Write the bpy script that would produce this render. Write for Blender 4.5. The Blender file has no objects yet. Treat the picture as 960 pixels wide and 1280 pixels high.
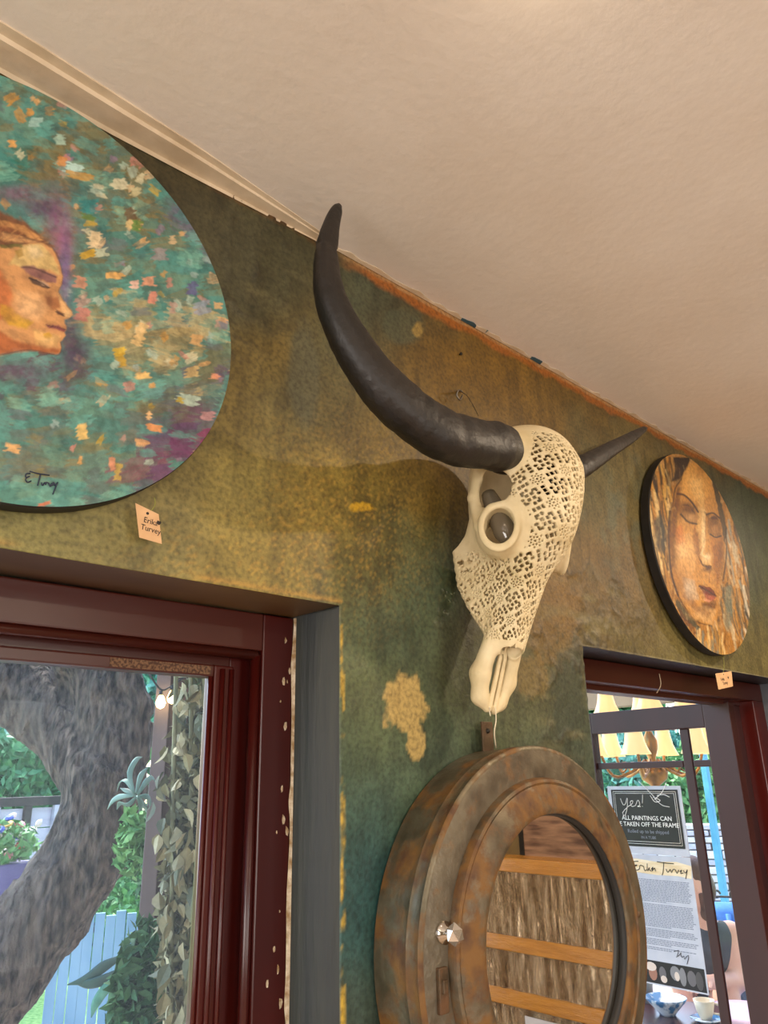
import bpy, bmesh, math, random
import numpy as np
from mathutils import Matrix, Vector
random.seed(7); RNG = np.random.default_rng(11)
scene = bpy.context.scene
COL = scene.collection

# ------------------------------------------------------------------ camera
F = 953.0                      # focal length in pixels of the 960x1280 frame
ZC = 1.65                      # camera height
_Z = np.array([-57, 2740, -F]); _Z /= np.linalg.norm(_Z)
_X = np.array([1076, -308, -F]); _X -= _X.dot(_Z) * _Z; _X /= np.linalg.norm(_X)
_Y = np.cross(_Z, _X)
MC = np.array([_X, _Y, _Z])    # camera axes -> world axes
CAM = np.array([0, 0, ZC])
cd = bpy.data.cameras.new('camera'); cam = bpy.data.objects.new('camera', cd); COL.objects.link(cam)
cd.sensor_fit = 'VERTICAL'; cd.sensor_height = 36.0; cd.lens = 36.0 * F / 1280.0
cd.clip_start = 0.02; cd.clip_end = 200
cam.matrix_world = Matrix.Translation(Vector(CAM)) @ Matrix([list(r) for r in MC]).to_4x4()
scene.camera = cam

# ------------------------------------------------------------------ light and exposure
vs = scene.view_settings
vs.view_transform = 'Standard'; vs.look = 'None'; vs.gamma = 1.0; vs.use_curve_mapping = False
vs.exposure = 0.0
w = bpy.data.worlds.new('sky'); scene.world = w; w.use_nodes = True
nt = w.node_tree; nt.nodes.clear()
sk = nt.nodes.new('ShaderNodeTexSky'); sk.sky_type = 'NISHITA'; sk.sun_disc = False
sk.sun_elevation = math.radians(52); sk.sun_rotation = math.radians(20); sk.air_density = 1.0; sk.dust_density = 2.0
bg = nt.nodes.new('ShaderNodeBackground'); bg.inputs['Strength'].default_value = 1.0
wo = nt.nodes.new('ShaderNodeOutputWorld')
nt.links.new(sk.outputs[0], bg.inputs[0]); nt.links.new(bg.outputs[0], wo.inputs[0])

def light(name, kind, loc, energy, color, target=None, **kw):
    l = bpy.data.lights.new(name, kind); l.energy = energy; l.color = color
    for k, v in kw.items(): setattr(l, k, v)
    o = bpy.data.objects.new(name, l); COL.objects.link(o); o.location = loc
    if target is not None:
        o.rotation_euler = (Vector(target) - Vector(loc)).to_track_quat('-Z', 'Y').to_euler()
    return o
light('sun', 'SUN', (-3, 9, 9), 6.0, (1.0, .95, .85), (0, 4, 0), angle=math.radians(1.0))
# fill lamps added inside two unseen rear windows, standing in for daylight
for wx in (-0.9, 1.3):
    light('window_fill', 'AREA', (wx, -2.55, 1.45), 36, (1.0, .92, .84), (wx, 0, 1.95), shape='RECTANGLE', size=1.1, size_y=1.5)
light('window_fill', 'AREA', (-2.42, -.5, 1.45), 66, (1.0, .93, .87), (0, -.2, 1.95), shape='RECTANGLE', size=1.5, size_y=1.4)  # added fill at the unseen left window, aimed up to brighten the ceiling
WARM = (1.0, .80, .58)
CEIL_Z = ZC + 1.018
# ceiling downlights: position, power
DOWN = [(1.95, 0.10, 19), (3.35, 0.28, 13), (0.62, 0.33, .8), (-0.9, -0.6, 8), (1.2, -1.7, 14), (3.2, -1.7, 14)]

# ------------------------------------------------------------------ helpers
def ray(px, py):
    return MC @ np.array([px - 480.0, 640.0 - py, -F])
def W(px, py, Y):                       # point on the vertical plane Y = const
    d = ray(px, py); return CAM + d * (Y / d[1])
def G(px, py, dist):                    # point at a horizontal distance from the camera
    d = ray(px, py); return CAM + d * (dist / math.hypot(d[0], d[1]))
def to_px(P):
    q = (np.asarray(P, float) - CAM) @ MC
    return 480 + F * q[..., 0] / -q[..., 2], 640 - F * q[..., 1] / -q[..., 2]
def lin(c):
    c = np.asarray(c, float) / 255.0
    return np.where(c <= .04045, c / 12.92, ((c + .055) / 1.055) ** 2.4)
def L4(c): return (*lin(c), 1.0)

_T = RNG.random((256, 256))
def noise2(x, y, seed=0):
    x = np.asarray(x, float) + seed * 17.3; y = np.asarray(y, float) + seed * 9.7
    xi = np.floor(x).astype(int); yi = np.floor(y).astype(int)
    fx = x - xi; fy = y - yi; fx = fx * fx * (3 - 2 * fx); fy = fy * fy * (3 - 2 * fy)
    g = lambda i, j: _T[i & 255, j & 255]
    return (g(xi, yi) * (1 - fx) + g(xi + 1, yi) * fx) * (1 - fy) + (g(xi, yi + 1) * (1 - fx) + g(xi + 1, yi + 1) * fx) * fy
def fbm(x, y, o=4, seed=0):
    s = 0; a = .5; t = 0
    for i in range(o):
        s = s + a * noise2(x * 2 ** i, y * 2 ** i, seed + i * 3); t += a; a *= .5
    return s / t
_T3 = RNG.random((64, 64, 64)).astype(np.float32)
def noise3(x, y, z):
    xi = np.floor(x).astype(np.int32); yi = np.floor(y).astype(np.int32); zi = np.floor(z).astype(np.int32)
    fx = x - xi; fy = y - yi; fz = z - zi
    fx = fx * fx * (3 - 2 * fx); fy = fy * fy * (3 - 2 * fy); fz = fz * fz * (3 - 2 * fz)
    g = lambda a, b, c: _T3[(xi + a) & 63, (yi + b) & 63, (zi + c) & 63]
    l0 = (g(0, 0, 0) * (1 - fx) + g(1, 0, 0) * fx) * (1 - fy) + (g(0, 1, 0) * (1 - fx) + g(1, 1, 0) * fx) * fy
    l1 = (g(0, 0, 1) * (1 - fx) + g(1, 0, 1) * fx) * (1 - fy) + (g(0, 1, 1) * (1 - fx) + g(1, 1, 1) * fx) * fy
    return l0 * (1 - fz) + l1 * fz

# ---- materials
def mat(name, c1, c2=None, rough=.5, metal=0., scale=8., detail=4., bump=0., bscale=None, stretch=(1, 1, 1), spec=.5, lo=.35, hi=.65, attr=None, emit=None, sss=None, trans=0., alpha=None):
    m = bpy.data.materials.new(name); m.use_nodes = True
    n = m.node_tree.nodes; l = m.node_tree.links; b = n['Principled BSDF']
    b.inputs['Roughness'].default_value = rough; b.inputs['Metallic'].default_value = metal
    b.inputs['Specular IOR Level'].default_value = spec
    b.inputs['Transmission Weight'].default_value = trans
    tc = n.new('ShaderNodeTexCoord'); mp = n.new('ShaderNodeMapping'); mp.inputs['Scale'].default_value = stretch
    l.new(tc.outputs['Object'], mp.inputs[0])
    src = None
    if attr:
        a = n.new('ShaderNodeAttribute'); a.attribute_name = attr; src = a.outputs['Color']
    if c2 is not None or attr:
        tx = n.new('ShaderNodeTexNoise'); tx.inputs['Scale'].default_value = scale; tx.inputs['Detail'].default_value = detail
        l.new(mp.outputs[0], tx.inputs['Vector'])
        rp = n.new('ShaderNodeValToRGB'); rp.color_ramp.elements[0].position = lo; rp.color_ramp.elements[1].position = hi
        l.new(tx.outputs[0], rp.inputs[0])
        if attr:
            rp.color_ramp.elements[0].color = L4(c1); rp.color_ramp.elements[1].color = L4(c2)
            mx = n.new('ShaderNodeMix'); mx.data_type = 'RGBA'; mx.blend_type = 'MULTIPLY'; mx.inputs[0].default_value = 1
            l.new(src, mx.inputs[6]); l.new(rp.outputs[0], mx.inputs[7]); src = mx.outputs[2]
        else:
            rp.color_ramp.elements[0].color = L4(c1); rp.color_ramp.elements[1].color = L4(c2); src = rp.outputs[0]
        l.new(src, b.inputs['Base Color'])
    else:
        b.inputs['Base Color'].default_value = L4(c1)
    if bump:
        t2 = n.new('ShaderNodeTexNoise'); t2.inputs['Scale'].default_value = bscale or scale * 4; t2.inputs['Detail'].default_value = 5
        l.new(mp.outputs[0], t2.inputs['Vector'])
        bp = n.new('ShaderNodeBump'); bp.inputs['Strength'].default_value = bump; bp.inputs['Distance'].default_value = .01
        l.new(t2.outputs[0], bp.inputs['Height']); l.new(bp.outputs[0], b.inputs['Normal'])
    if emit:
        b.inputs['Emission Color'].default_value = L4(emit[0]); b.inputs['Emission Strength'].default_value = emit[1]
    if sss:
        b.inputs['Subsurface Weight'].default_value = sss; b.inputs['Subsurface Radius'].default_value = (.01, .006, .004)
    return m
def glass_mat(name, tint=(255, 255, 255), rough=0.0, haze=0.0, refl=1.0):
    m = bpy.data.materials.new(name); m.use_nodes = True
    n = m.node_tree.nodes; l = m.node_tree.links; n.clear()
    o = n.new('ShaderNodeOutputMaterial'); tr = n.new('ShaderNodeBsdfTransparent'); tr.inputs[0].default_value = L4(tint)
    gl = n.new('ShaderNodeBsdfGlossy'); gl.inputs['Roughness'].default_value = rough
    fr = n.new('ShaderNodeFresnel'); fr.inputs[0].default_value = 1.45
    mu = n.new('ShaderNodeMath'); mu.operation = 'MULTIPLY'; mu.inputs[1].default_value = refl
    l.new(fr.outputs[0], mu.inputs[0])
    mx = n.new('ShaderNodeMixShader'); l.new(mu.outputs[0], mx.inputs[0]); l.new(tr.outputs[0], mx.inputs[1]); l.new(gl.outputs[0], mx.inputs[2])
    out = mx
    if haze:
        df = n.new('ShaderNodeBsdfTranslucent'); df.inputs[0].default_value = L4((225, 235, 245))
        m2 = n.new('ShaderNodeMixShader'); m2.inputs[0].default_value = haze
        l.new(mx.outputs[0], m2.inputs[1]); l.new(df.outputs[0], m2.inputs[2]); out = m2
    l.new(out.outputs[0], o.inputs[0]); return m

# ---- objects
BASE = {}
def thing(name, label, cat, loc, group=None, kind=None):
    o = bpy.data.objects.new(name, None); COL.objects.link(o); o.location = loc; o.empty_display_size = .05
    if kind: o['kind'] = kind
    else:
        o['label'] = label; o['category'] = cat
    if group: o['group'] = group
    BASE[o.name] = np.array(loc, float); return o
def finish(name, me, m, parent=None, smooth=True, tag=None):
    """link a mesh whose vertices are in world space, re-based on its thing"""
    o = bpy.data.objects.new(name, me); COL.objects.link(o)
    if m is not None:
        for mm in (m if isinstance(m, (list, tuple)) else [m]): me.materials.append(mm)
    n = len(me.vertices); co = np.empty(n * 3, np.float32); me.vertices.foreach_get('co', co); co = co.reshape(-1, 3)
    if parent is not None:
        b = BASE[parent.name]; o.parent = parent; BASE[o.name] = b
    else:
        b = np.array([(co[:, 0].min() + co[:, 0].max()) / 2, (co[:, 1].min() + co[:, 1].max()) / 2, co[:, 2].min()])
        o.location = b; BASE[o.name] = b
    me.vertices.foreach_set('co', (co - b).astype(np.float32).ravel())
    if smooth: me.polygons.foreach_set('use_smooth', np.ones(len(me.polygons), bool))
    me.update()
    if tag:
        if tag.get('kind'): o['kind'] = tag['kind']
        for k in ('label', 'category', 'group'):
            if tag.get(k): o[k] = tag[k]
    return o
def T(label, cat, group=None): return dict(label=label, category=cat, group=group)
S = dict(kind='structure')
def raw(verts, faces):
    me = bpy.data.meshes.new('mesh'); verts = np.asarray(verts, np.float32)
    if isinstance(faces, np.ndarray):
        k = faces.shape[1]; nf = len(faces)
        me.vertices.add(len(verts)); me.vertices.foreach_set('co', verts.ravel())
        me.loops.add(nf * k); me.loops.foreach_set('vertex_index', faces.astype(np.int32).ravel())
        me.polygons.add(nf); me.polygons.foreach_set('loop_start', np.arange(0, nf * k, k, dtype=np.int32))
        me.polygons.foreach_set('loop_total', np.full(nf, k, np.int32)); me.update(calc_edges=True); me.validate()
    else:
        me.from_pydata([tuple(map(float, v)) for v in verts], [], faces); me.update()
    return me
def bm_mesh(bm):
    bmesh.ops.recalc_face_normals(bm, faces=bm.faces)
    me = bpy.data.meshes.new('mesh'); bm.to_mesh(me); bm.free(); return me
def add_box(bm, lo, hi, bev=0, M=None):
    lo = np.array(lo, float); hi = np.array(hi, float); c = (lo + hi) / 2; s = np.abs(hi - lo)
    mm = Matrix.Translation(c) @ Matrix.Diagonal((*s, 1))
    if M is not None: mm = M @ mm
    g = bmesh.ops.create_cube(bm, size=1, matrix=mm)
    if bev:
        es = list({e for v in g['verts'] for e in v.link_edges})
        bmesh.ops.bevel(bm, geom=es, offset=bev, segments=2, affect='EDGES', profile=.6)
def box(name, lo, hi, m, parent=None, bev=.002, tag=None, M=None):
    bm = bmesh.new(); add_box(bm, lo, hi, bev, M); return finish(name, bm_mesh(bm), m, parent, False, tag)
def smooth_path(pts, n):
    pts = np.asarray(pts, float); k = len(pts); P = np.vstack([2 * pts[0] - pts[1], pts, 2 * pts[-1] - pts[-2]])
    out = []
    for t in np.linspace(0, k - 1 - 1e-6, n):
        i = int(t); u = t - i; a, b, c, d = P[i:i + 4]
        out.append(.5 * ((2 * b) + (c - a) * u + (2 * a - 5 * b + 4 * c - d) * u * u + (3 * b - a - 3 * c + d) * u ** 3))
    return np.array(out)
def tube_data(path, rad, n=10, shape=None, up=(0, 0, 1), cap=True):
    path = np.asarray(path, float); k = len(path); rad = np.broadcast_to(rad, (k,))
    tg = np.gradient(path, axis=0); tg /= np.linalg.norm(tg, axis=1)[:, None] + 1e-12
    u = np.array(up, float); u = u - tg[0] * u.dot(tg[0])
    if np.linalg.norm(u) < 1e-3: u = np.cross(tg[0], [1, .3, 0])
    u /= np.linalg.norm(u); V = []
    for i in range(k):
        u = u - tg[i] * u.dot(tg[i]); u /= np.linalg.norm(u); v = np.cross(tg[i], u)
        a = np.linspace(0, 2 * np.pi, n, endpoint=False)
        s = np.ones(n) if shape is None else shape(i / (k - 1), a)
        su, sv = (s if isinstance(s, tuple) else (s, s))
        V.append(path[i] + rad[i] * (np.outer(np.cos(a) * su, u) + np.outer(np.sin(a) * sv, v)))
    V = np.vstack(V); Fc = []
    for i in range(k - 1):
        for j in range(n):
            a = i * n + j; b = i * n + (j + 1) % n; Fc.append((a, b, b + n, a + n))
    if cap: Fc.append(tuple(range(n))[::-1]); Fc.append(tuple(range((k - 1) * n, k * n)))
    return V, Fc
def tube(name, path, rad, m, parent=None, n=10, tag=None, shape=None, sm=0, up=(0, 0, 1)):
    if sm: path = smooth_path(path, sm)
    if sm and np.ndim(rad): rad = np.interp(np.linspace(0, 1, sm), np.linspace(0, 1, len(rad)), rad)
    V, Fc = tube_data(path, rad, n, shape, up); return finish(name, raw(V, Fc), m, parent, True, tag)
def multi_tube(name, paths, rad, m, parent=None, n=6, tag=None, sm=0):
    VV = []; FF = []; k = 0
    for p in paths:
        p = np.asarray(p, float)
        if sm: p = smooth_path(p, sm)
        V, Fc = tube_data(p, rad, n); VV.append(V); FF += [tuple(i + k for i in f) for f in Fc]; k += len(V)
    return finish(name, raw(np.vstack(VV), FF), m, parent, True, tag)
def lathe_data(prof, c, axis='Z', n=48, close=False):
    c = np.array(c, float); V = []; Fc = []
    for r, h in prof:
        a = np.linspace(0, 2 * np.pi, n, endpoint=False); x = r * np.cos(a); y = r * np.sin(a); hh = np.full(n, h)
        V.append(c + (np.c_[x, y, hh] if axis == 'Z' else np.c_[x, hh, y]))
    k = len(prof)
    for i in range(k - 1 if not close else k):
        for j in range(n):
            a = i * n + j; b = i * n + (j + 1) % n; i2 = ((i + 1) % k) * n
            Fc.append((a, b, i2 + (j + 1) % n, i2 + j))
    return np.vstack(V), Fc
def lathe(name, prof, c, m, parent=None, axis='Z', n=48, close=False, tag=None, smooth=True, auto=None):
    V, Fc = lathe_data(prof, c, axis, n, close); me = raw(V, Fc)
    bm = bmesh.new(); bm.from_mesh(me); bmesh.ops.remove_doubles(bm, verts=bm.verts, dist=1e-6)
    bmesh.ops.recalc_face_normals(bm, faces=bm.faces)
    if auto:
        for e in bm.edges:
            if len(e.link_faces) == 2 and e.calc_face_angle(0) > math.radians(auto): e.smooth = False
    bm.to_mesh(me); bm.free(); return finish(name, me, m, parent, smooth, tag)
def prism(name, pts2, depth, frame, m, parent=None, tag=None, bev=0):
    """polygon in a local frame (4x4: x,y in plane, z = outward), extruded by depth to both sides of nothing: z 0..depth"""
    bm = bmesh.new(); vs_ = [bm.verts.new(frame @ Vector((x, y, 0))) for x, y in pts2]; f = bm.faces.new(vs_)
    nrm = frame.to_3x3() @ Vector((0, 0, depth))
    g = bmesh.ops.extrude_face_region(bm, geom=[f]); bmesh.ops.translate(bm, vec=nrm, verts=[v for v in g['geom'] if isinstance(v, bmesh.types.BMVert)])
    if bev: bmesh.ops.bevel(bm, geom=bm.edges[:], offset=bev, segments=1, affect='EDGES')
    return finish(name, bm_mesh(bm), m, parent, False, tag)
def text(name, body, size, frame, m, parent, align='CENTER', ext=.0002, xs=1.0):
    cu = bpy.data.curves.new('t', 'FONT'); cu.body = body; cu.size = size; cu.align_x = align; cu.extrude = ext; cu.resolution_u = 2
    o = bpy.data.objects.new('t', cu); COL.objects.link(o); bpy.context.view_layer.update()
    me = bpy.data.meshes.new_from_object(o.evaluated_get(bpy.context.evaluated_depsgraph_get()))
    bpy.data.objects.remove(o); bpy.data.curves.remove(cu)
    me.transform(frame @ Matrix.Diagonal((xs, 1, 1, 1))); me.materials.clear()
    return finish(name, me, m, parent, False)
def scribble(name, strokes, frame, r, m, parent, sm=14):
    return multi_tube(name, [[frame @ Vector((x, y, 0)) for x, y in s] for s in strokes], r, m, parent, n=4, sm=sm)

# ---- signed distance modelling, meshed with surface nets
def surface_nets(D, lo, vox):
    s = D < 0; nx, ny, nz = D.shape
    cnt = np.zeros((nx - 1, ny - 1, nz - 1), np.int8)
    for a in (0, 1):
        for b in (0, 1):
            for c in (0, 1): cnt += s[a:nx - 1 + a, b:ny - 1 + b, c:nz - 1 + c]
    act = (cnt > 0) & (cnt < 8); idx = np.full(act.shape, -1, np.int32); ii = np.argwhere(act); idx[act] = np.arange(len(ii))
    corner = {}
    for a in (0, 1):
        for b in (0, 1):
            for c in (0, 1): corner[a, b, c] = D[ii[:, 0] + a, ii[:, 1] + b, ii[:, 2] + c]
    P = np.zeros((len(ii), 3)); K = np.zeros(len(ii))
    for (p, q) in [((a, b, c), tuple(np.add((a, b, c), d))) for a in (0, 1) for b in (0, 1) for c in (0, 1) for d in ((1, 0, 0), (0, 1, 0), (0, 0, 1)) if max(np.add((a, b, c), d)) < 2]:
        d0 = corner[p]; d1 = corner[q]; cr = (d0 < 0) != (d1 < 0); t = np.where(cr, d0 / np.where(cr, d0 - d1, 1), 0)
        P[cr] += (np.array(p) + t[:, None] * (np.array(q) - np.array(p)))[cr]; K += cr
    V = (ii + P / K[:, None]) * vox + np.array(lo); Q = []
    for ax in range(3):
        sl0 = [slice(1, -1)] * 3; sl0[ax] = slice(0, -1); sl1 = [slice(1, -1)] * 3; sl1[ax] = slice(1, None)
        a = s[tuple(sl0)]; b = s[tuple(sl1)]; e = np.argwhere(a != b); fl = a[a != b]
        off = np.ones(3, int); off[ax] = 0; e = e + off; o1 = (ax + 1) % 3; o2 = (ax + 2) % 3
        def cell(d1, d2):
            k = e.copy(); k[:, o1] -= d1; k[:, o2] -= d2; return idx[k[:, 0], k[:, 1], k[:, 2]]
        q = np.c_[cell(1, 1), cell(0, 1), cell(0, 0), cell(1, 0)]; q[~fl] = q[~fl][:, ::-1]; Q.append(q)
    return V, np.vstack(Q)
def grid3(lo, hi, vox):
    ax = [np.arange(a, b + vox, vox, dtype=np.float32) for a, b in zip(lo, hi)]
    return ax[0][:, None, None], ax[1][None, :, None], ax[2][None, None, :]
def smin(a, b, k):
    h = np.clip(.5 + .5 * (b - a) / k, 0, 1); return b * (1 - h) + a * h - k * h * (1 - h)
def smax(a, b, k): return -smin(-a, -b, k)
def cone(X, Y, Z, a, b, ra, rb):
    a = np.array(a, np.float32); b = np.array(b, np.float32); ab = b - a; L = float(ab @ ab)
    t = np.clip(((X - a[0]) * ab[0] + (Y - a[1]) * ab[1] + (Z - a[2]) * ab[2]) / L, 0, 1)
    return np.sqrt((X - a[0] - t * ab[0]) ** 2 + (Y - a[1] - t * ab[1]) ** 2 + (Z - a[2] - t * ab[2]) ** 2) - (ra + t * (rb - ra))
def ell(X, Y, Z, c, r):
    k = np.sqrt(((X - c[0]) / r[0]) ** 2 + ((Y - c[1]) / r[1]) ** 2 + ((Z - c[2]) / r[2]) ** 2); return (k - 1) * min(r)

# ---- painting by brush strokes on a pixel raster, sampled by the canvas mesh
class Raster:
    def __init__(s, x0, y0, x1, y1, res, base):
        s.x0, s.y0, s.res = x0, y0, res; s.w = int((x1 - x0) * res); s.h = int((y1 - y0) * res)
        yy, xx = np.mgrid[0:s.h, 0:s.w]; s.X = x0 + xx / res; s.Y = y0 + yy / res
        s.C = np.ones((s.h, s.w, 3)) * lin(base)
    def _sl(s, a, b, c, d):
        i0 = max(0, int((a - s.x0) * s.res)); i1 = min(s.w, int((c - s.x0) * s.res) + 2); j0 = max(0, int((b - s.y0) * s.res)); j1 = min(s.h, int((d - s.y0) * s.res) + 2)
        return (slice(j0, j1), slice(i0, i1)) if i1 > i0 and j1 > j0 else None
    def stroke(s, cx, cy, w_, h_, ang, col, al=.9, streak=.5):
        r = math.hypot(w_, h_) / 2 + 2; sl = s._sl(cx - r, cy - r, cx + r, cy + r)
        if sl is None: return
        x = s.X[sl] - cx; y = s.Y[sl] - cy; c = math.cos(ang); n = math.sin(ang); u = (x * c + y * n); v = (-x * n + y * c)
        sd = random.randint(0, 90); wob = (noise2(v * .5 + cx, u * .08 + cy, sd) - .5) * w_ * .5
        a = np.clip((w_ / 2 + wob - np.abs(u)) / 1.6, 0, 1) * np.clip((h_ / 2 - np.abs(v) + (noise2(u * .3, v * .3, sd) - .5) * 2) / 1.2, 0, 1)
        a = a * al * (1 - streak * noise2(v * 1.2, u * .06, sd + 5)); s.C[sl] = s.C[sl] * (1 - a[..., None]) + lin(col) * a[..., None]
    def poly(s, pts, col, al=1., soft=1.5, wob=1.0):
        p = np.array(pts, float); m = soft + wob + 2; sl = s._sl(p[:, 0].min() - m, p[:, 1].min() - m, p[:, 0].max() + m, p[:, 1].max() + m)
        if sl is None: return
        x = s.X[sl] + (noise2(s.X[sl] * .25, s.Y[sl] * .25, 3) - .5) * 2 * wob; y = s.Y[sl] + (noise2(s.X[sl] * .25, s.Y[sl] * .25, 8) - .5) * 2 * wob
        ins = np.zeros(x.shape, bool); dm = np.full(x.shape, 1e9)
        for i in range(len(p)):
            a = p[i]; b = p[(i + 1) % len(p)]
            cr = ((a[1] > y) != (b[1] > y)) & (x < (b[0] - a[0]) * (y - a[1]) / (b[1] - a[1] + 1e-9) + a[0]); ins ^= cr
            e = b - a; t = np.clip(((x - a[0]) * e[0] + (y - a[1]) * e[1]) / (e @ e + 1e-9), 0, 1); dm = np.minimum(dm, np.hypot(x - a[0] - t * e[0], y - a[1] - t * e[1]))
        sd = np.where(ins, dm, -dm); a = np.clip(.5 + sd / (2 * soft), 0, 1) * al
        s.C[sl] = s.C[sl] * (1 - a[..., None]) + lin(col) * a[..., None]
    def line(s, pts, w_, col, al=1., soft=.8):
        pts = smooth_path(pts, len(pts) * 6); p = np.array(pts); m = w_ + soft + 2; sl = s._sl(p[:, 0].min() - m, p[:, 1].min() - m, p[:, 0].max() + m, p[:, 1].max() + m)
        if sl is None: return
        x = s.X[sl]; y = s.Y[sl]; dm = np.full(x.shape, 1e9)
        for i in range(len(p) - 1):
            a = p[i]; e = p[i + 1] - a; t = np.clip(((x - a[0]) * e[0] + (y - a[1]) * e[1]) / (e @ e + 1e-9), 0, 1); dm = np.minimum(dm, np.hypot(x - a[0] - t * e[0], y - a[1] - t * e[1]))
        a = np.clip(.5 + (w_ / 2 - dm) / (2 * soft), 0, 1) * al; s.C[sl] = s.C[sl] * (1 - a[..., None]) + lin(col) * a[..., None]
    def blob(s, cx, cy, rx, ry, ang, col, al=.8):
        r = max(rx, ry) * 2; sl = s._sl(cx - r, cy - r, cx + r, cy + r)
        if sl is None: return
        x = s.X[sl] - cx; y = s.Y[sl] - cy; c = math.cos(ang); n = math.sin(ang); d = ((x * c + y * n) / rx) ** 2 + ((-x * n + y * c) / ry) ** 2
        a = al * np.exp(-d * 1.2) * (.75 + .5 * noise2(s.X[sl] * .3, s.Y[sl] * .3, 4)); a = np.clip(a, 0, 1); s.C[sl] = s.C[sl] * (1 - a[..., None]) + lin(col) * a[..., None]
    def sample(s, px, py):
        u = np.clip((px - s.x0) * s.res, 0, s.w - 1.01); v = np.clip((py - s.y0) * s.res, 0, s.h - 1.01); i = u.astype(int); j = v.astype(int); fu = (u - i)[..., None]; fv = (v - j)[..., None]
        return (s.C[j, i] * (1 - fu) + s.C[j, i + 1] * fu) * (1 - fv) + (s.C[j + 1, i] * (1 - fu) + s.C[j + 1, i + 1] * fu) * fv
def set_color(me, rgb, name='paint'):
    a = me.color_attributes.new(name, 'FLOAT_COLOR', 'POINT'); c = np.ones((len(rgb), 4), np.float32); c[:, :3] = rgb; a.data.foreach_set('color', c.ravel())
#@@STRUCTURE

# ================================================================== the room
M_ceil = mat('ceiling_paint', (230, 221, 210), (224, 213, 200), rough=.45, scale=3, bump=.12, bscale=45)
M_mahog = mat('mahogany_paint', (78, 19, 13), (54, 12, 9), rough=.28, scale=5, stretch=(1, 1, .15), bump=.05, bscale=30, lo=.3, hi=.7)
M_mahog_h = mat('mahogany_paint_head', (72, 28, 20), (54, 19, 14), rough=.3, scale=5, stretch=(.15, 1, 1), bump=.05, bscale=30, lo=.3, hi=.7)
M_maroon = mat('maroon_door_paint', (58, 22, 21), (44, 15, 15), rough=.4, scale=6, stretch=(1, 1, .2), bump=.05)
M_slate = mat('slate_reveal_paint', (46, 47, 38), (22, 26, 26), rough=.55, scale=7, stretch=(1, 2, .25), bump=.25, bscale=25)
M_soffit = mat('gilded_soffit_paint', (140, 104, 58), (96, 66, 44), rough=.45, scale=6, stretch=(.3, 1, 1), bump=.1)
M_navy = mat('navy_reveal_paint', (48, 50, 60), (30, 32, 42), rough=.4, scale=6, stretch=(.3, 1, 1), bump=.1)
M_outer = mat('outer_render', (190, 182, 168), (170, 160, 146), rough=.8, scale=6)
M_cream = mat('cream_trim_paint', (218, 200, 172), (196, 176, 146), rough=.5, scale=14, bump=.1)
M_caulk = mat('chipped_white_filler', (205, 190, 165), (140, 110, 70), rough=.7, scale=60, bump=.3)
M_pane = glass_mat('window_glass', (252, 254, 255), haze=.012, refl=.08)
M_pane2 = glass_mat('door_glass', (250, 253, 255), haze=.015, refl=.2)

WIN = (-.55, .832, -.80, .282); DOOR = (1.577, 2.85, -1.65, .284)
xs = np.unique(np.round(np.concatenate([np.linspace(-2.5, -.55, 8), np.linspace(-.55, .1, 14), np.linspace(.1, .832, 123), np.linspace(.832, 1.577, 150), np.linspace(1.577, 2.85, 213), np.linspace(2.85, 3.3, 30), np.linspace(3.3, 4.6, 8)]), 5))
zs = np.unique(np.round(np.concatenate([np.linspace(-1.65, -.8, 20), np.linspace(-.8, .282, 181), [.284], np.linspace(.284, 1.018, 148)]), 5))
XX, ZZ = np.meshgrid(xs, zs, indexing='ij')
Pw = np.stack([XX, np.ones_like(XX), ZZ + ZC], -1); px, py = to_px(Pw)
# colour field: gaussian blend of hand-sampled pigments, warped by noise
SAMPLES = [(300,290,84,74,46),(330,330,78,72,46),(255,330,100,90,60),(240,240,74,62,36),(385,330,82,72,40),(350,450,126,98,42),(385,500,98,92,62),(320,500,128,102,46),
 (300,600,134,112,52),(400,650,140,112,46),(450,640,150,118,40),(200,610,132,112,60),(100,680,138,122,66),(300,700,144,118,52),(455,390,86,86,62),(485,415,80,82,58),(525,455,132,92,28),
 (600,480,124,86,24),(660,515,122,88,32),(700,500,124,88,34),(620,440,130,88,22),(760,620,98,88,54),(790,570,112,92,50),(780,700,108,78,38),(745,750,112,78,38),(705,720,124,94,46),(690,800,86,76,48),
 (705,860,66,72,54),(650,870,92,88,54),(675,835,116,96,52),(800,790,104,88,46),(900,835,124,108,62),(945,640,76,82,60),(955,700,78,80,50),(935,825,112,96,52),(550,600,118,88,30),(540,720,78,88,62),
 (470,760,84,90,60),(505,790,76,88,64),(470,700,124,104,48),(470,880,90,92,54),(550,860,80,88,56),(450,1000,50,76,66),(450,1150,44,76,70),(440,1250,62,72,58),(560,920,84,88,58),(485,960,74,84,54),
 (600,820,88,84,52),(700,930,66,72,56),(640,640,110,84,36),(150,690,130,112,62),(420,560,132,104,44),(520,950,76,86,58),(840,520,120,92,46),(560,1000,60,78,62),(560,1200,50,74,66)]
wpx = px + (fbm(XX * 7, ZZ * 7, 4, 1) - .5) * 90; wpy = py + (fbm(XX * 7, ZZ * 7, 4, 5) - .5) * 90
num = np.zeros((*px.shape, 3)); den = np.zeros(px.shape) + 1e-9
ok = (px > -400) & (px < 1500) & (py > -300) & (py < 1700) & (XX > -.6)
for s in SAMPLES:
    wgt = np.exp(-((wpx - s[0]) ** 2 + (wpy - s[1]) ** 2) / (2 * 42 ** 2)) + 1e-5 / (1 + ((wpx - s[0]) ** 2 + (wpy - s[1]) ** 2) / 1e4)
    num += wgt[..., None] * lin(s[2:]); den += wgt
colr = num / den[..., None]; colr[~ok] = lin((110, 96, 55))
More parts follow.
